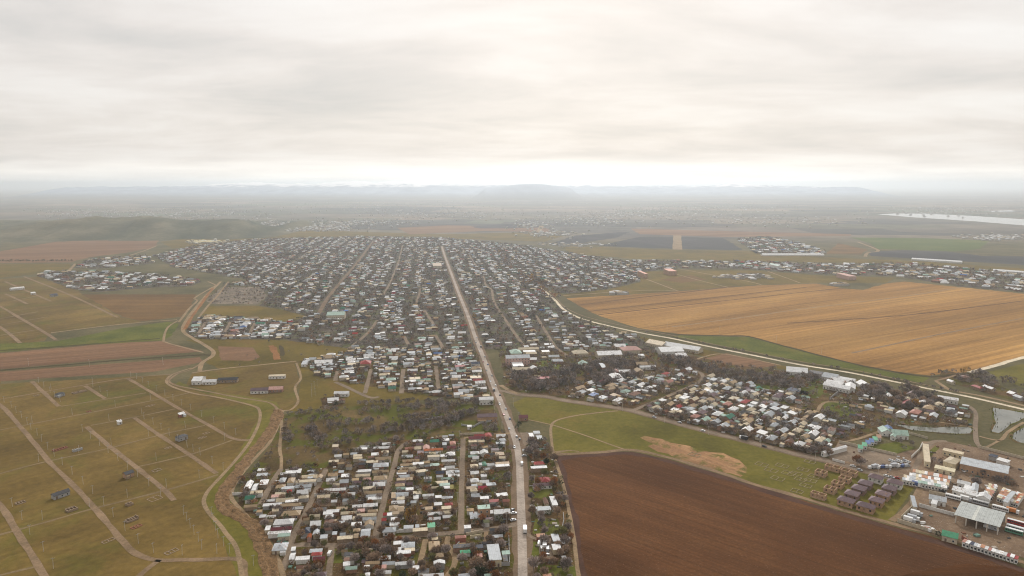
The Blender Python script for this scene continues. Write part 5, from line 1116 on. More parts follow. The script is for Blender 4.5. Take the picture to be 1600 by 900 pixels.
for px, py, w, d, h, lab, wall, cr in [(94, 702, 16, 5, .9, 'long reddish foundation walls beside the dark ruin', 'red', 4), (245, 735, 9, 6, .5, 'pale foundation at the crossing of faint tracks', 'mud', 1), (202, 789, 5.5, 5, 2.4, 'square roofless block ruin alone near the double ruin', 'mud', 1), (206, 813, 10.5, 5, 2.4, 'two-room roofless block walls on bare earth', 'mud', 3), (213, 823, 9, 4.5, .5, 'reddish foundation in front of the two-room walls', 'red', 2),
      (32, 786, 8, 5, .9, 'grey foundation heap left of the long diagonal track'.replace('left of', 'beyond'), 'mud', 2), (242, 779, 12, 9, .3, 'large scraped foundation outline beside the diagonal track', 'mud', 1), (268, 862, 11, 5, .4, 'long pale foundation near the canal track bend', 'mud', 2), (316, 684, 10, 4, .4, 'thin pale foundation next to the dark-roofed house', 'mud', 1), (322, 677, 8, 4, .4, 'short pale foundation beyond the dark-roofed house', 'mud', 1), (263, 700, 8, 4, .3, 'broken pale foundation between two tracks', 'mud', 1),
      (57, 618, 9, 4, .5, 'low foundation near the short upper track', 'mud', 2), (139, 643, 6, 4, .5, 'low foundation beside the middle faint track', 'red', 1), (235, 634, 12, 5, .3, 'scraped pale foundation beside the upper diagonal track', 'mud', 2), (169, 845, 10, 4, .4, 'pale rubble foundation by the lower diagonal track', 'mud', 1), (112, 797, 9, 6, 1.6, 'ruined walls on bare earth by the diagonal track', 'mud', 2), (124, 613, 20, 6, 1.4, 'row of ruined block walls beside the dark upper house', 'mud', 5), (121, 704, 10, 4, 2.2, 'dark bluish roofless ruin beside the reddish foundation', 'grey', 3)]:
    foundation(px, py, w * .6, d * .7, h * .75, FR, lab, wall, cr)
def field_house(px, py, w, d, h, kind, col, wall, label):
    x, y = G(px, py); b = dict(name='field_house', x=x, y=y, rot=FR, w=w * .85, d=d * .85, h=h, kind=kind, col=col, wall=wall, rise=1.3, px=14, cat='house', label=label, group='lone buildings in the field'); build_one(b)
field_house(284, 687, 9, 6, 3, 'h', 'dark', 'grey', 'dark hip-roofed house alone by the diagonal track'); field_house(94, 619, 8, 5.5, 2.6, 'h', 'dark', 'grey', 'dark low house in the upper field beside ruined walls')
field_house(201, 745, 6.5, 5, 3, 'g', 'dark', 'orange', 'small brick house with dark roof in the field'); field_house(95, 776, 11, 5, 2.6, 'g', 'dark', 'grey', 'long black-roofed shed beside the diagonal track'); field_house(187, 663, 4, 2.6, 2.4, 'f', 'white', 'white', 'tiny white cabin in the middle field')
field_house(284, 651, 6, 2.5, 2.4, 'f', 'white', 'red', 'white container cabin by the upper diagonal track'); field_house(27, 453, 26, 9, 4, 'g', 'white', 'white', 'long white barn far out in the upper field'); field_house(84, 463, 12, 9, 3.5, 'g', 'navy', 'grey', 'dark barn far out in the upper field'); field_house(52, 460, 8, 5, 3, 'f', 'white', 'white', 'small white shed between the two far barns')

# poles ---------------------------------------------------------------------------------
def pole_mesh(h):
    mb = MB(); mb.tube((0, 0, 0), (0, 0, h), .12, .085, 6); a = MB(); a.box(-.9, .9, -.07, .07, h - .55, h - .4, 0, True)
    for x in (-.8, 0, .8): a.tube((x, 0, h - .4), (x, 0, h - .15), .06, .05, 5)
    return mb.mesh('pole', M_POLE), a.mesh('crossarm', M_WIRE)
PM = [pole_mesh(6.2), pole_mesh(7.5), pole_mesh(9.0)]
def poles(pts, step, off, which, track, n0=0, tilt=.02):
    cnt = n0; acc = step * .5
    for a, b in zip(pts[:-1], pts[1:]):
        a = Vector(a); b = Vector(b); d = b - a; L = d.length
        if L == 0: continue
        nv = Vector((-d.y, d.x)) / L; t = acc
        while t < L:
            p = a + d * (t / L) + nv * off * R.uniform(.9, 1.1); t += step * R.uniform(.85, 1.15)
            qx, qy = to_px(p.x, p.y)
            if not (-20 < qx < 1620 and qy < 905): continue
            cnt += 1; e = empty('utility_pole', p.x, p.y, math.atan2(nv.y, nv.x)); e.rotation_euler = (R.gauss(0, tilt), R.gauss(0, tilt), math.atan2(nv.y, nv.x))
            link('pole', PM[which][0], e); link('crossarm', PM[which][1], e)
            tag(e, 'thin pale utility pole, %s along %s' % (ordinal(cnt), track), 'pole', 'utility poles')
        acc = t - L
    return cnt
def W_(p): return smooth([G(*q) for q in p], 3)
for k, st, off, nm in [('T1', 21, 5, 'the long diagonal track'), ('T2', 24, 5, 'the short lower diagonal track'), ('T4', 20, -5, 'the middle diagonal track'), ('T5', 20, 5, 'the second middle diagonal track'), ('T6', 22, 5, 'the upper diagonal track'), ('T7', 22, 4, 'the short upper track'), ('T8', 22, 4, 'the shortest upper track')]:
    poles(W_(TRK[k]), st, off, 0, nm)
for k, st, nm in [('C1', 40, 'the topmost faint cross track'), ('C2', 30, 'the second faint cross track'), ('C3', 26, 'the third faint cross track'), ('C5', 22, 'the lowest faint cross track'), ('C6', 24, 'the short faint cross track'), ('C4', 28, 'the short upper faint track')]: poles(W_(FNT[k]), st, 4, 0, nm)
poles(W_([(285, 800), (300, 830), (312, 850), (318, 868)]), 9, 0, 0, 'the line running down beside the canal turf'); poles(W_([(330, 800), (340, 840), (362, 868)]), 11, 0, 0, 'the inner line beside the canal turf')
poles(W_(HW[1:14]), 38, 9.5, 2, 'the highway, field side'); poles(W_(HW[1:10]), 42, -9.5, 2, 'the highway, town side'); poles(W_(R2[4:18]), 38, -6, 1, 'the yard road')
for k, nm in (('S1', 'the first lane'), ('S2', 'the second lane'), ('S3', 'the third lane')): poles(W_(LANES[k]), 28, 2.6, 1, nm)
poles(W_([(485, 612), (500, 600)]), 7, 0, 1, 'the pasture pole cluster'); poles(W_([(484, 622), (495, 617)]), 6, 0, 1, 'the lower pasture pole cluster')
poles(W_([(0, 570), (110, 573), (225, 572), (300, 566)]), 70, 0, 2, 'the fallow strips')
poles(W_([(1000, 511), (1135, 521), (1225, 538), (1349, 570)]), 75, 0, 2, 'the stubble edge')

# vehicles ---------------------------------------------------------------------------------
def car_mats(): return {k: flat_mat('car paint ' + k, c, .35, .5) for k, c in dict(white=(.75, .75, .74), silver=(.42, .43, .45), black=(.03, .03, .035), red=(.4, .04, .03), blue=(.06, .1, .25), green=(.08, .25, .16), orange=(.55, .2, .05)).items()}
PAINT = car_mats()
def wheel_mesh(r, w):
    mb = MB(); mb.tube((0, -w / 2, 0), (0, w / 2, 0), r, r, 10); return mb.mesh('wheel', M_TYRE)
WHEEL = wheel_mesh(.33, .22); WHEELB = wheel_mesh(.5, .3)
def loft(mb, secs, m=0):
    i = len(mb.v); n = len(secs[0])
    for s_ in secs: mb.v += s_
    for k in range(len(secs) - 1):
        for j in range(n): mb.f.append((i + k * n + j, i + k * n + (j + 1) % n, i + (k + 1) * n + (j + 1) % n, i + (k + 1) * n + j)); mb.m.append(m)
    mb.f.append(tuple(i + j for j in range(n))[::-1]); mb.m.append(m); mb.f.append(tuple(i + (len(secs) - 1) * n + j for j in range(n))); mb.m.append(m)
VM = {}
def vehicle(kind, col, x, y, rot, label, group='cars and lorries', z=.2):
    key = (kind, col)
    if key not in VM:
        body = MB(); gl = MB(); P = PAINT[col]; parts = []
        if kind == 'car':
            def sec(x, w, z0, z1): return [(x, -w, z0), (x, w, z0), (x, w, z1), (x, -w, z1)]
            loft(body, [sec(-2.1, .78, .35, .78), sec(-2.0, .85, .25, .9), sec(-1.0, .87, .25, .95), sec(1.0, .87, .25, .92), sec(1.95, .84, .25, .78), sec(2.1, .76, .32, .65)])
            loft(gl, [sec(-1.7, .74, .9, .95), sec(-1.2, .68, .9, 1.36), sec(.3, .68, .9, 1.4), sec(1.0, .76, .88, .94)], 0)
            rf = MB(); rf.box(-1.2, .3, -.66, .66, 1.39, 1.44, 0, True); parts = [('body', body.mesh('body', P)), ('windows', gl.mesh('windows', M_GLASS)), ('roof_panel', rf.mesh('roof_panel', P))]
            wh = [(-1.3, .8, .33), (-1.3, -.8, .33), (1.3, .8, .33), (1.3, -.8, .33)]; wm = WHEEL
        elif kind == 'van':
            def sec(x, w, z0, z1): return [(x, -w, z0), (x, w, z0), (x, w, z1), (x, -w, z1)]
            loft(body, [sec(-2.6, .92, .35, 2.2), sec(1.2, .95, .3, 2.25), sec(1.9, .93, .3, 1.3), sec(2.5, .88, .35, 1.05)]); gl.poly([(1.24, -.85, 2.12), (1.93, -.85, 1.34), (1.93, .85, 1.34), (1.24, .85, 2.12)])
            for sy in (-1, 1): gl.box(.2, 1.1, sy * .96 - .02, sy * .96 + .02, 1.35, 1.95, 0, True)
            parts = [('body', body.mesh('body', P)), ('windows', gl.mesh('windows', M_GLASS))]; wh = [(-1.6, .85, .36), (-1.6, -.85, .36), (1.6, .85, .36), (1.6, -.85, .36)]; wm = WHEEL
        elif kind == 'bus':
            body.box(-5.5, 5.5, -1.25, 1.25, .45, 3.0, 0, True); rf = MB(); rf.box(-5.4, 5.4, -1.15, 1.15, 3.0, 3.15)
            for sy in (-1, 1):
                for i in range(8): gl.box(-5.1 + i * 1.28, -4.0 + i * 1.28, sy * 1.26 - .02, sy * 1.26 + .02, 1.5, 2.5, 0, True)
            gl.box(5.49, 5.53, -1.1, 1.1, 1.3, 2.7, 0, True); parts = [('body', body.mesh('body', P)), ('windows', gl.mesh('windows', M_GLASS)), ('roof_panel', rf.mesh('roof_panel', PAINT['white']))]
            wh = [(-3.4, 1.1, .5), (-3.4, -1.1, .5), (3.4, 1.1, .5), (3.4, -1.1, .5)]; wm = WHEELB
        else:
            body.box(-4.2, 2.0, -1.25, 1.25, 1.1, 3.6, 0, True); cabm = MB(); cabm.box(2.15, 4.1, -1.15, 1.15, .6, 2.9, 0, True); gl.box(4.09, 4.13, -1.0, 1.0, 1.8, 2.7, 0, True); ch = MB(); ch.box(-4.2, 3.9, -.5, .5, .55, .95, 0, True)
            parts = [('cargo_box', body.mesh('cargo_box', P)), ('cab', cabm.mesh('cab', PAINT['white' if col != 'white' else 'silver'])), ('windscreen', gl.mesh('windscreen', M_GLASS)), ('chassis', ch.mesh('chassis', M_TYRE))]
            wh = [(-2.8, 1.0, .5), (-2.8, -1.0, .5), (3.1, 1.0, .5), (3.1, -1.0, .5)]; wm = WHEELB
        VM[key] = (parts, wh, wm)
    parts, wh, wm = VM[key]; e = empty({'car': 'car', 'van': 'van', 'bus': 'bus', 'truck': 'lorry'}[kind], x, y, rot, z)
    for nm, me in parts: link(nm, me, e)
    for p in wh: link('wheel', wm, e).location = p
    e.scale = (.78, .86, .86) if kind in ('bus', 'truck') else (.9, .9, .9)
    tag(e, label, {'car': 'car', 'van': 'van', 'bus': 'bus', 'truck': 'lorry'}[kind], group)
def on_road(pts, px_y, side, kind, col, label):
    P = [G(*q) for q in pts]; best = None
    for a, b in zip(P[:-1], P[1:]):
        a = Vector(a); b = Vector(b)
        for k in range(24):
            p = a.lerp(b, k / 24); q = to_px(p.x, p.y); v = q[1 if pts is HW else 0] - px_y
            if best is None or abs(v) < best[0]: best = (abs(v), p, (b - a).normalized())
    _, p, d = best; n = Vector((-d.y, d.x)); p = p + n * side * 1.9; rot = math.atan2(d.y, d.x) + (math.pi if side > 0 else 0); vehicle(kind, col, p.x, p.y, rot, label)
on_road(HW, 830, -1, 'truck', 'white', 'white box lorry driving on the highway past the car park')
cl = ['white', 'black', 'silver', 'black', 'silver', 'red', 'black', 'silver', 'blue', 'white']
for i, y in enumerate([726, 700, 684, 671, 655, 648, 640, 632, 618, 611, 603, 596, 588, 579, 571, 566, 558, 551, 543, 536, 528]):
    on_road(HW, y, 1 if i % 2 else -1, 'car' if i % 9 else 'van', cl[(i * 7) % 10], '%s %s, %s vehicle up the highway beyond the white lorry' % (cl[(i * 7) % 10], 'car' if i % 9 else 'van', ordinal(i + 1)))
for i, x in enumerate([1100, 1160, 1196, 1331, 1344, 1400, 1432, 1470, 1025, 1060]):
    on_road(R2, x, 1 if i % 2 else -1, 'car' if i not in (1, 6) else 'truck', cl[(i * 3) % 10], '%s %s driving on the yard road, %s from the junction' % (cl[(i * 3) % 10], 'car' if i not in (1, 6) else 'lorry', ordinal([3, 4, 5, 6, 7, 8, 9, 10, 1, 2][i])))
def park(px, py, kind, col, rot, label): x, y = G(px, py); vehicle(kind, col, x, y, rot, label)
for i, (px, py, k, c, r) in enumerate([(851, 855, 'truck', 'white', 1.5), (843, 851.5, 'van', 'white', 1.4), (847, 859, 'van', 'white', 1.6), (855.5, 860, 'van', 'silver', 1.5), (854, 868.5, 'car', 'white', .8), (803, 803, 'car', 'white', .2), (802, 814, 'car', 'silver', .4), (515.5, 867, 'van', 'white', 1.5), (812, 687, 'car', 'black', 1.4), (817, 657, 'car', 'white', .2), (819, 713, 'car', 'silver', .3), (801, 798, 'car', 'black', 1.2)]):
    park(px, py, k, c, r, '%s %s parked off the highway, %s' % (c, {'truck': 'lorry'}.get(k, k), ['largest in the fenced car park', 'nearest the car park entrance', 'beside the parked white lorry', 'between lorry and light grey roofs', 'askew at the bottom of the car park', 'beside the big white roof', 'near the cross street mouth', 'on the short lane by the red house', 'on the forecourt', 'before the dark red roof', 'under bare trees by the small shed', 'in front of the long white building'][i]))
for i in range(10): park(1361 + i * 6.2, 732.5 - .35 * i, 'truck' if i % 5 == 1 else 'van', ['white', 'silver', 'white', 'blue', 'silver'][i % 5], E_ROT + .9 + .3 * (i % 3), '%s %s in the front line of the lorry park, %s from its gate' % (['white', 'silver', 'white', 'blue', 'silver'][i % 5], 'lorry' if i % 5 == 1 else 'van', ordinal(i + 1)))
for i in range(9): park(1391 + i * 3.6, 720 + (i % 3) * 1.6, 'car', ['white', 'white', 'silver', 'white'][i % 4], E_ROT + 1.3 + .2 * (i % 2), '%s car in the second line of the lorry park, %s from its gate' % (['white', 'white', 'silver', 'white'][i % 4], ordinal(i + 1)))
for px, py, k, c, r, lab in [(1584, 834, 'bus', 'green', E_ROT, 'green and white bus parked at the outer end of hangar yard'), (1586, 829, 'bus', 'white', E_ROT, 'white bus parked behind the green and white bus'), (1587, 820, 'bus', 'red', E_ROT, 'reddish white-topped bus apart behind the other buses'), (1544, 826, 'van', 'white', E_ROT, 'white van under the hangar edge'), (1553, 829, 'van', 'silver', E_ROT, 'silver van under the hangar edge'),
      (1432, 806, 'truck', 'white', E_ROT, 'white lorry in the corner of the bus yard'), (1427, 813, 'truck', 'silver', E_ROT, 'silver lorry in the corner of the bus yard'), (1421, 816, 'truck', 'white', E_ROT, 'white lorry nearest the corner wall of bus yard'), (1489, 780, 'bus', 'white', E_ROT, 'white bus beside the grey-roofed workshop'), (1509, 783, 'truck', 'white', E_ROT, 'white lorry behind the hangar'), (1532, 789, 'bus', 'silver', E_ROT, 'silver bus behind the hangar'), (1563, 798, 'bus', 'white', E_ROT, 'white bus on the road past the hangar'), (1582, 802, 'truck', 'orange', E_ROT, 'orange lorry on the road past the hangar'),
      (1447, 827, 'car', 'red', .4, 'red car beside the bus yard wall'), (1441, 825, 'car', 'white', .9, 'white car beside the bus yard wall'), (1456, 831, 'van', 'white', .3, 'white van beside the bus yard wall'), (1508, 737.5, 'car', 'white', .4, 'white car before the brick warehouse'), (1526, 731.5, 'van', 'white', 1.2, 'white van at the brick warehouse door'), (1385, 745, 'car', 'white', E_ROT, 'white car at the lorry park roadside'), (1393, 747, 'car', 'silver', E_ROT, 'silver car at the lorry park roadside')]: park(px, py, k, c, r, lab)

# ------------------------------------------------------------------ trees
def tree_meshes(seed, h, r, n, tone, shape='round', sz=1.0):
    q = random.Random(seed); cr = MB(); tr = MB(); th = h * (.32 if shape == 'round' else .1)
    tr.tube((0, 0, 0), (0, 0, h * .45), .05 * h ** .9 * .7, .03 * h, 6, 0, False)
    for k in range(5 if shape == 'round' else 2):
        a = q.uniform(0, 6.28); e = q.uniform(.5, .85); tr.tube((0, 0, h * q.uniform(.22, .42)), (math.cos(a) * r * e, math.sin(a) * r * e, h * q.uniform(.6, .92)), .02 * h, .006 * h, 4, 0, False)
    for k in range(n):
        while True:
            p = Vector((q.uniform(-1, 1), q.uniform(-1, 1), q.uniform(-1, 1)))
            if p.length < 1 and p.length > .25 and mnoise.noise(p * 2.1 + Vector((seed * 3.1, 0, 0))) > -.18: break
        c = Vector((p.x * r, p.y * r, th + (h - th) * (.5 + .5 * p.z))); d = Vector((p.x, p.y, p.z * .6 + .7 if shape == 'round' else 2.2)).normalized()
        s_ = d.cross(Vector((q.gauss(0, 1), q.gauss(0, 1), q.gauss(0, 1)))).normalized(); L = q.uniform(.6, 1.4) * sz; w = q.uniform(.14, .36) * sz
        cr.poly([c - s_ * w - d * L * .4, c + s_ * w - d * L * .4, c + d * L * .7])
        if q.random() < .6:
            s2 = d.cross(s_); cr.poly([c - s2 * w - d * L * .3, c + s2 * w - d * L * .3, c + d * L * .6 + s_ * w * 2])
    return tr.mesh('trunk', M_BARK), cr.mesh('crown', TWIG[tone])
TV = {}
for tone, n, sz in (('grey', 260, 1.0), ('brown', 260, 1.0), ('russet', 280, .85), ('gold', 320, .8), ('green', 320, .85), ('olive', 300, .85)):
    TV[tone] = [tree_meshes(i + 10 * len(TV), 5.6, 2.5, n, tone, 'round', sz) for i in range(4)]
TV['poplar'] = [tree_meshes(70 + i, 12, 1.3, 200, 'gold', 'tall', 1.0) for i in range(2)]
TREES = []
WHO = {'olive': 'olive-leaved', 'grey': 'bare grey', 'brown': 'bare brown', 'russet': 'russet-leaved', 'gold': 'golden-leaved', 'green': 'dark evergreen', 'poplar': 'tall narrow golden'}
TW = ['grey'] * 10 + ['brown'] * 9 + ['russet'] * 2 + ['olive'] * 3 + ['green'] * 1
def add_tree(x, y, h, where, tone=None, rr=None):
    TREES.append(dict(x=x, y=y, h=h, tone=tone or R.choice(TW), where=where, px=px_size(h, x, y), r=rr or R.uniform(.8, 1.25)))
def scatter(key, per, where, hmin, hmax, r=1.0, tones=None, clump=0.0, pxs=None):
    g = mask(key) if pxs is None else None
    if g is None: g = np.zeros((NY, NX), bool); raster([G(*p) for p in pxs], g)
    jj, ii = np.nonzero(g); n = int(len(jj) * RES * RES / per)
    for _ in range(n):
        k = R.randrange(len(jj)); x = X0 + (ii[k] + R.random()) * RES; y = Y0 + (jj[k] + R.random()) * RES
        if clump and mnoise.noise((x * .022, y * .022, 4.0)) < clump - .35 + R.gauss(0, .12): continue
        if not free(x, y, r): continue
        if y < 560:
            OCC_T = [t for t in TREES[-60:] if abs(t['x'] - x) < 1.6 and abs(t['y'] - y) < 1.6]
            if OCC_T: continue
        add_tree(x, y, R.uniform(hmin, hmax), where, R.choice(tones) if tones else None)
GT = ['brown'] * 9 + ['grey'] * 6 + ['russet'] * 4 + ['green'] * 1 + ['olive'] * 3
def where_garden(x, y):
    a = x * math.cos(HROT) + y * math.sin(HROT); L = []
    for k, nm in (('S1', 'first'), ('S2', 'second'), ('S3', 'third')):
        q = G(*LANES[k][len(LANES[k]) // 2]); L.append((q[0] * math.cos(HROT) + q[1] * math.sin(HROT), nm))
    if a < L[0][0]: return 'gardens between canal and first lane'
    for (a0, n0), (a1, n1) in zip(L[:-1], L[1:]):
        if a < a1: return 'gardens between the %s and %s lanes' % (n0, n1)
    return 'gardens between third lane and highway'
n0 = len(TREES); scatter('A', 20, 'A', 2.6, 5.2, 0, GT)
for t in TREES[n0:]: t['where'] = where_garden(t['x'], t['y'])
scatter('B', 26, 'gardens beyond the cross street', 3.0, 5.6, 0, GT)
scatter('strip', 40, 'strip between highway and ploughland', 3, 6, 0, GT)
GZ = ['grey'] * 12 + ['brown'] * 6
for p, per, wh, a, b, tn in [([(905, 575), (960, 560), (1000, 575), (985, 602), (930, 602)], 26, 'dark grove by the byre', 5, 8, GZ), ([(1020, 560), (1060, 558), (1130, 580), (1230, 590), (1275, 584), (1282, 600), (1240, 611), (1170, 600), (1120, 592)], 30, 'long grove above the village', 4.5, 7, GZ),
      ([(1340, 625), (1350, 602), (1400, 604), (1460, 620), (1480, 640), (1400, 640)], 30, 'grove of the garden village', 5, 8, GZ), ([(800, 585), (900, 575), (905, 604), (830, 613), (800, 606)], 26, 'wood opposite the sports pitch', 5, 8, GZ), ([(824, 690), (850, 690), (858, 716), (826, 722)], 22, 'copse beside the forecourt', 4, 7, GZ),
      ([(558, 852), (612, 850), (616, 882), (600, 888), (572, 880)], 14, 'thicket beside the green lot', 4, 6.5, ['brown'] * 5 + ['grey'] * 2 + ['russet'] * 2), ([(452, 878), (508, 884), (500, 894), (444, 890)], 14, 'reddish thicket by the white L-shaped roofs', 3, 5, ['russet', 'brown', 'brown']), ([(1432, 722), (1500, 735), (1600, 770), (1640, 780), (1640, 774), (1500, 728), (1440, 716)], 24, 'hedge behind the market', 3, 5.5, GZ),
      ([(1245, 655), (1330, 640), (1360, 668), (1300, 675)], 40, 'plots by the hamlet lane', 3.5, 5.5, GZ), ([(1440, 590), (1515, 578), (1560, 592), (1600, 600), (1600, 612), (1520, 600)], 40, 'thicket across the canal road', 4, 7, GZ), ([(1395, 690), (1425, 686), (1430, 700), (1410, 706)], 40, 'clump above the lorry park', 3, 5, GZ), ([(440, 650), (448, 640), (452, 690), (442, 700)], 40, 'scrub beside the canal path', 2, 4, GZ)]:
    scatter(None, per, wh, a, b, 0, tn, 0, p)
for i, (p, q, n) in enumerate([((560, 632), (690, 631), 20), ((620, 641), (705, 633), 18), ((680, 640), (760, 628), 16), ((455, 649), (540, 640), 8), ((478, 658), (525, 654), 6), ((505, 668), (585, 661), 12), ((530, 681), (700, 668), 26), ((625, 655), (722, 647), 22), ((640, 665), (722, 655), 24), ((690, 661), (742, 645), 22), ((480, 672), (505, 692), 18), ((448, 668), (451, 692), 6), ((490, 702), (560, 690), 10), ((752, 668), (792, 676), 12), ((560, 645), (610, 640), 9), ((590, 672), (660, 664), 12), ((520, 715), (600, 697), 8)]):
    a = Vector(G(*p)); b = Vector(G(*q))
    for k in range(n * 2):
        t = (k / 2 + R.random()) / n; c = a.lerp(b, t) + Vector((R.gauss(0, 1.5), R.gauss(0, 3.0)))
        if free(c.x, c.y, 0): add_tree(c.x, c.y, R.uniform(3, 5.8), ordinal(i + 1) + ' hedge row of the overgrown orchard', R.choice(['grey', 'grey', 'brown']))
P2 = smooth([G(*p) for p in R2[7:13]], 8)
for k in range(90):
    a = Vector(P2[R.randrange(len(P2))]); c = a + Vector((R.uniform(2, 7), R.uniform(4.5, 9)))
    if free(c.x, c.y, .5): add_tree(c.x, c.y, R.uniform(3.5, 6), 'row along the yard road', R.choice(['grey', 'brown', 'brown']))
P3 = smooth([G(*p) for p in CN[9:19]], 6)
for k in range(46):
    a = Vector(P3[R.randrange(len(P3))]); c = a + Vector((R.uniform(-1, 3), R.uniform(5, 9))); add_tree(c.x, c.y, R.uniform(2.5, 4.5), 'row along the canal road', 'grey')
P4 = smooth([G(*p) for p in CN[:6]], 6)
for k in range(130):
    a = Vector(P4[R.randrange(len(P4))]); c = a + Vector((R.gauss(0, 9), R.gauss(0, 12))); add_tree(c.x, c.y, R.uniform(6, 10), 'tall trees at the head of canal road', R.choice(['russet', 'gold', 'brown', 'grey']))
for k in range(26):
    c = G(-4 + k * 4.6 + R.uniform(-1, 1), 409.3 + R.uniform(-.4, .4)); add_tree(c[0], c[1], R.uniform(5, 8), 'row at the edge of the pinkish field', 'green')
for px, py, h, tn, wh in [(1430, 637, 8, 'gold', 'garden village grove'), (1008, 601, 7, 'gold', 'village at the junction'), (1510, 584, 8, 'gold', 'canal road thicket'), (1503, 585, 7, 'gold', 'canal road thicket edge'), (1322, 598, 5, 'gold', 'poultry farm road'), (636, 817, 1, 'poplar', 'second lane gardens'), (640, 816, 1, 'poplar', 'second lane back gardens'), (645, 815, 1, 'poplar', 'second lane rear plots'), (649, 812, 1, 'poplar', 'second lane far plots'), (475, 834, 4.5, 'gold', 'dark navy roof'), (808, 672, 5, 'green', 'highway forecourt'), (811, 668, 5.5, 'green', 'highway forecourt top'),
                          (917, 607, 7, 'gold', 'plots by the junction'), (812, 579, 6, 'grey', 'school annexe'), (1042, 578, 7, 'russet', 'dark village grove'), (1339, 726, 7, 'russet', 'lorry park gate'), (1345, 728, 6, 'grey', 'lorry park gate side'), (1289, 711, 6, 'grey', 'narrow white shed'), (1525, 760, 6, 'grey', 'market shops'), (745, 894, 8, 'brown', 'big white shed front'), (885, 892, 7, 'grey', 'bottom of the field strip'), (834, 890, 7, 'grey', 'bottom of the highway strip'), (787, 838, 7, 'grey', 'corner of the big white shed yard'), (697, 868, 6, 'grey', 'white gabled house'), (1466, 840, 4, 'green', 'bright green shed'), (798, 705, 5, 'grey', 'highway bend'), (452, 728, 5, 'grey', 'long white roof by the canal path'), (402, 734, 5, 'grey', 'flat grey shed by the canal'), (619, 692, 6, 'grey', 'curve of the second lane'), (737, 472, 9, 'russet', 'highway in the town'), (741, 498, 8, 'gold', 'highway in the lower town')]:
    x, y = G(px, py); add_tree(x, y, h if tn != 'poplar' else 9.5, wh, tn)
scatter('C', 34, 'village behind the orchard', 3, 5.5, 0); scatter('C2', 40, 'cluster in the pasture', 3, 5, 1.0); scatter('east', 60, 'eastern villages', 3, 6, 0, ['grey'] * 4 + ['brown'] * 3 + ['russet']); scatter('E1', 34, 'yard road village', 2.5, 4.5, 0)
scatter('town', 56, 'main town', 3, 6, 0, None, -.1); scatter('town_w', 50, 'walled quarter', 3, 5, 0)
for k in ('vill_w', 'vill_w2', 'band', 'vill_n', 'vill_ne'): scatter(k, 150, 'far villages', 4, 7, .5)
scatter('cemetery_bare', 90, 'stony plot', 2, 4, .5); scatter('meadow_mid', 900, 'middle meadow', 2, 4, .5, ['grey'], .2); scatter('grove_ground', 70, 'overgrown orchard', 1.5, 3.6, 0, ['grey', 'brown'], .16)
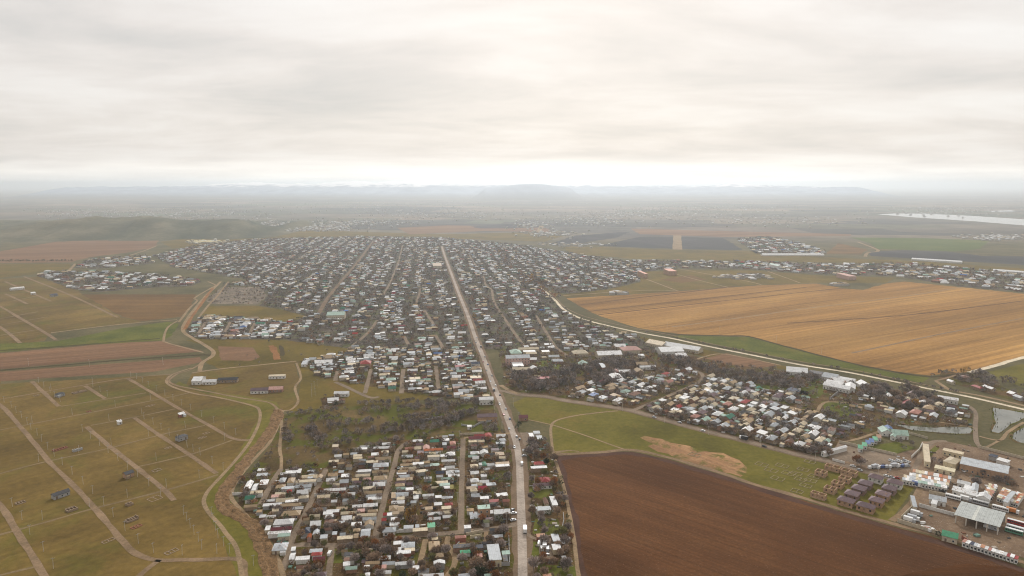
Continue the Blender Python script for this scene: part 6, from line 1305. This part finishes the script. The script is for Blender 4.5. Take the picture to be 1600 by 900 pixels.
def build_trees():
    TREES.sort(key=lambda t: -t['px'] - (100 if t['tone'] == 'poplar' else 0)); ind = TREES[:298]; rest = TREES[298:]
    byw = {}
    for t in ind: byw.setdefault((t['where'], t['tone']), []).append(t)
    for (wh, tone), L in byw.items():
        L.sort(key=lambda t: t['y'])
        for i, t in enumerate(L):
            h0 = 12.0 if tone == 'poplar' else 5.6
            e = empty('tree', t['x'], t['y'], R.uniform(0, 6.28)); k = t['h'] / h0; e.scale = (k * t['r'], k * t['r'], k)
            tm, cm = R.choice(TV[tone]); link('trunk', tm, e); link('crown', cm, e)
            lab = '%s tree, %s such from the bottom, %s' % (WHO[tone], ordinal(i + 1), wh) if len(L) > 1 else '%s tree standing by the %s' % (WHO[tone], wh)
            tag(e, lab, 'tree', 'trees among the houses and fields')
    n = len(rest); RS = np.random.RandomState(5)
    cols = {'olive': (.18, .175, .08), 'grey': (.27, .228, .208), 'brown': (.265, .195, .14), 'russet': (.30, .15, .065), 'gold': (.42, .26, .06), 'green': (.08, .09, .05), 'poplar': (.3, .2, .05)}
    near = np.array([t['px'] for t in rest]); cnt = np.clip((near * 8.0).astype(int), 24, 90); N = int(cnt.sum())
    idx = np.repeat(np.arange(n), cnt); X = np.array([t['x'] for t in rest])[idx]; Y = np.array([t['y'] for t in rest])[idx]; H = np.array([t['h'] for t in rest])[idx]; RR = np.array([t['r'] for t in rest])[idx] * H * .44
    d = RS.normal(size=(N, 3)); d /= np.linalg.norm(d, axis=1)[:, None]; rad = RS.uniform(.3, 1, N) ** .6
    c = np.stack([X + d[:, 0] * rad * RR, Y + d[:, 1] * rad * RR, H * (.24 + .76 * (.5 + .5 * d[:, 2] * rad))], 1)
    up = d.copy(); up[:, 2] = up[:, 2] * .6 + .6; up /= np.linalg.norm(up, axis=1)[:, None]
    sd = np.cross(up, RS.normal(size=(N, 3))); sd /= np.linalg.norm(sd, axis=1)[:, None]
    k = np.sqrt(60.0 / cnt)[idx]; L = (RS.uniform(.7, 1.4, N) * np.clip(k, .8, 1.8) * H / 5.5)[:, None]; w = (RS.uniform(.25, .55, N) * np.clip(k, .8, 1.9) * H / 5.5)[:, None]
    V = np.stack([c - sd * w - up * L * .4, c + sd * w - up * L * .4, c + up * L * .7], 1).reshape(-1, 3); V[:, 2] = np.maximum(V[:, 2], .15)
    me = bpy.data.meshes.new('town_trees'); me.vertices.add(3 * N); me.vertices.foreach_set('co', V.astype('f').ravel()); me.loops.add(3 * N); me.loops.foreach_set('vertex_index', np.arange(3 * N, dtype='i'))
    me.polygons.add(N); me.polygons.foreach_set('loop_start', np.arange(0, 3 * N, 3, dtype='i')); me.update(calc_edges=True); me.materials.append(M_TINT)
    base = np.array([cols[t['tone']] for t in rest]) * RS.uniform(.55, 1.3, (n, 1)); colr = np.concatenate([np.clip(base[idx] * RS.uniform(.7, 1.4, (N, 1)), 0, 1), np.ones((N, 1))], 1)
    at = me.attributes.new('tint', 'FLOAT_COLOR', 'FACE'); at.data.foreach_set('color', colr.astype('f').ravel())
    tag(link('town_trees', me), 'countless small bare trees and bushes between the distant houses', 'trees', kind='stuff')
    print('trees', len(TREES), 'stuff tris', N)
build_trees()
# odds and ends lying in the yards
def clutter():
    V = []; F = []; T = []
    pal = [(.5, .48, .44), (.3, .22, .15), (.12, .09, .07), (.65, .63, .6), (.35, .3, .25), (.2, .1, .06), (.08, .08, .08), (.15, .25, .2)]
    for key, per in (('A', 30), ('B', 34), ('strip', 40), ('C', 60), ('E1', 45), ('bus', 120), ('east', 160), ('town_w', 60)):
        g = mask(key); jj, ii = np.nonzero(g)
        for _ in range(int(len(jj) * 4 / per)):
            k = R.randrange(len(jj)); x = X0 + (ii[k] + R.random()) * RES; y = Y0 + (jj[k] + R.random()) * RES
            if not free(x, y): continue
            w, d, h = R.uniform(.3, 1.6), R.uniform(.3, 1.0), R.uniform(.25, 1.1); r = HROT + R.gauss(0, .3); c, s = math.cos(r), math.sin(r); i = len(V)
            for z in (0, h):
                for p, q in ((-w, -d), (w, -d), (w, d), (-w, d)): V.append((x + c * p - s * q, y + s * p + c * q, z))
            col = sc(R.choice(pal), R.uniform(.7, 1.2))
            for f in ((0, 1, 5, 4), (1, 2, 6, 5), (2, 3, 7, 6), (3, 0, 4, 7), (4, 5, 6, 7)): F.append(tuple(i + a for a in f)); T.append((*col, 1))
    me = bpy.data.meshes.new('yard_clutter'); me.from_pydata(V, [], F); me.materials.append(M_TINT); at = me.attributes.new('tint', 'FLOAT_COLOR', 'FACE'); at.data.foreach_set('color', np.array(T, 'f').ravel())
    tag(link('yard_clutter', me), 'scattered woodpiles, sheets and lumber lying about the yards', 'clutter', kind='stuff')
clutter()
# villages far out on the plain
def far_villages():
    V = []; F = []; T = []; RS = random.Random(3)
    for px, py, sx, sy, n in [(420, 352, 60, 5, 300), (560, 349, 70, 3, 220), (500, 357, 60, 3, 240), (860, 366, 40, 3, 120), (830, 352, 30, 4, 110), (920, 345, 60, 5, 260), (1000, 335, 90, 4, 300), (1100, 325, 120, 5, 320), (700, 335, 120, 6, 240), (300, 335, 120, 7, 260), (150, 332, 100, 5, 160), (600, 322, 200, 6, 260), (1200, 345, 140, 6, 200), (1560, 372, 40, 3, 150), (1480, 330, 100, 5, 160), (320, 379, 22, 1.5, 90), (900, 383, 50, 2, 60), (1160, 433, 36, 2, 60), (1310, 446, 8, 1, 20), (968, 459, 9, 1, 16)]:
        for _ in range(n):
            x, y = G(px + RS.gauss(0, sx * .6), max(306, py + RS.gauss(0, sy * .8))); w = RS.uniform(7, 15); d = RS.uniform(6, 10); h = RS.uniform(3, 5); i = len(V)
            for z, k in ((0, 1), (h, 1), (h + 1.6, .3)):
                for p, q in ((-w, -d), (w, -d), (w, d), (-w, d)): V.append((x + p * .5 * k, y + q * .5 * k, z))
            col = RS.choice([(.7, .7, .69)] * 3 + [(.5, .5, .5), (.4, .3, .2), (.5, .42, .3), (.12, .1, .08), (.1, .09, .07), (.2, .16, .12)])
            if px == 320: col = RS.choice([(.7, .62, .36), (.6, .5, .3), (.7, .68, .6)])
            for a in (0, 4):
                for f in ((0, 1, 5, 4), (1, 2, 6, 5), (2, 3, 7, 6), (3, 0, 4, 7)): F.append(tuple(i + a + b for b in f)); T.append((*(col if a else (.45, .42, .38)), 1))
            F.append((i + 8, i + 9, i + 10, i + 11)); T.append((*col, 1))
    me = bpy.data.meshes.new('far_villages'); me.from_pydata(V, [], F); me.materials.append(M_TINT); at = me.attributes.new('tint', 'FLOAT_COLOR', 'FACE'); at.data.foreach_set('color', np.array(T, 'f').ravel())
    tag(link('far_villages', me), 'tiny pale houses of hamlets scattered far out on the hazy plain', 'houses', kind='stuff')
far_villages()
for px, py, w, lab in [(1190, 398.5, 96, 'white'), (1425, 408.5, 78, 'white')]:
    pass
quad_far = [((1190, 399.6), (1286, 399.6), 'very long white greenhouse roof below the far village'), ((1425, 406.5), (1503, 411.5), 'very long white greenhouse roof beside the dark far field'), ((1552, 424.5), (1600, 428), 'long white greenhouse roof at the far village band')]
for a, b, lab in quad_far:
    A = Vector(G(*a)); B = Vector(G(*b)); d = B - A
    bb = dict(name='greenhouse', x=(A.x + B.x) / 2, y=(A.y + B.y) / 2, rot=math.atan2(d.y, d.x), w=d.length, d=14, h=4, kind='g', col='white', wall='white', rise=2.5, px=8, cat='greenhouse', label=lab, group='long far greenhouses'); build_one(bb)
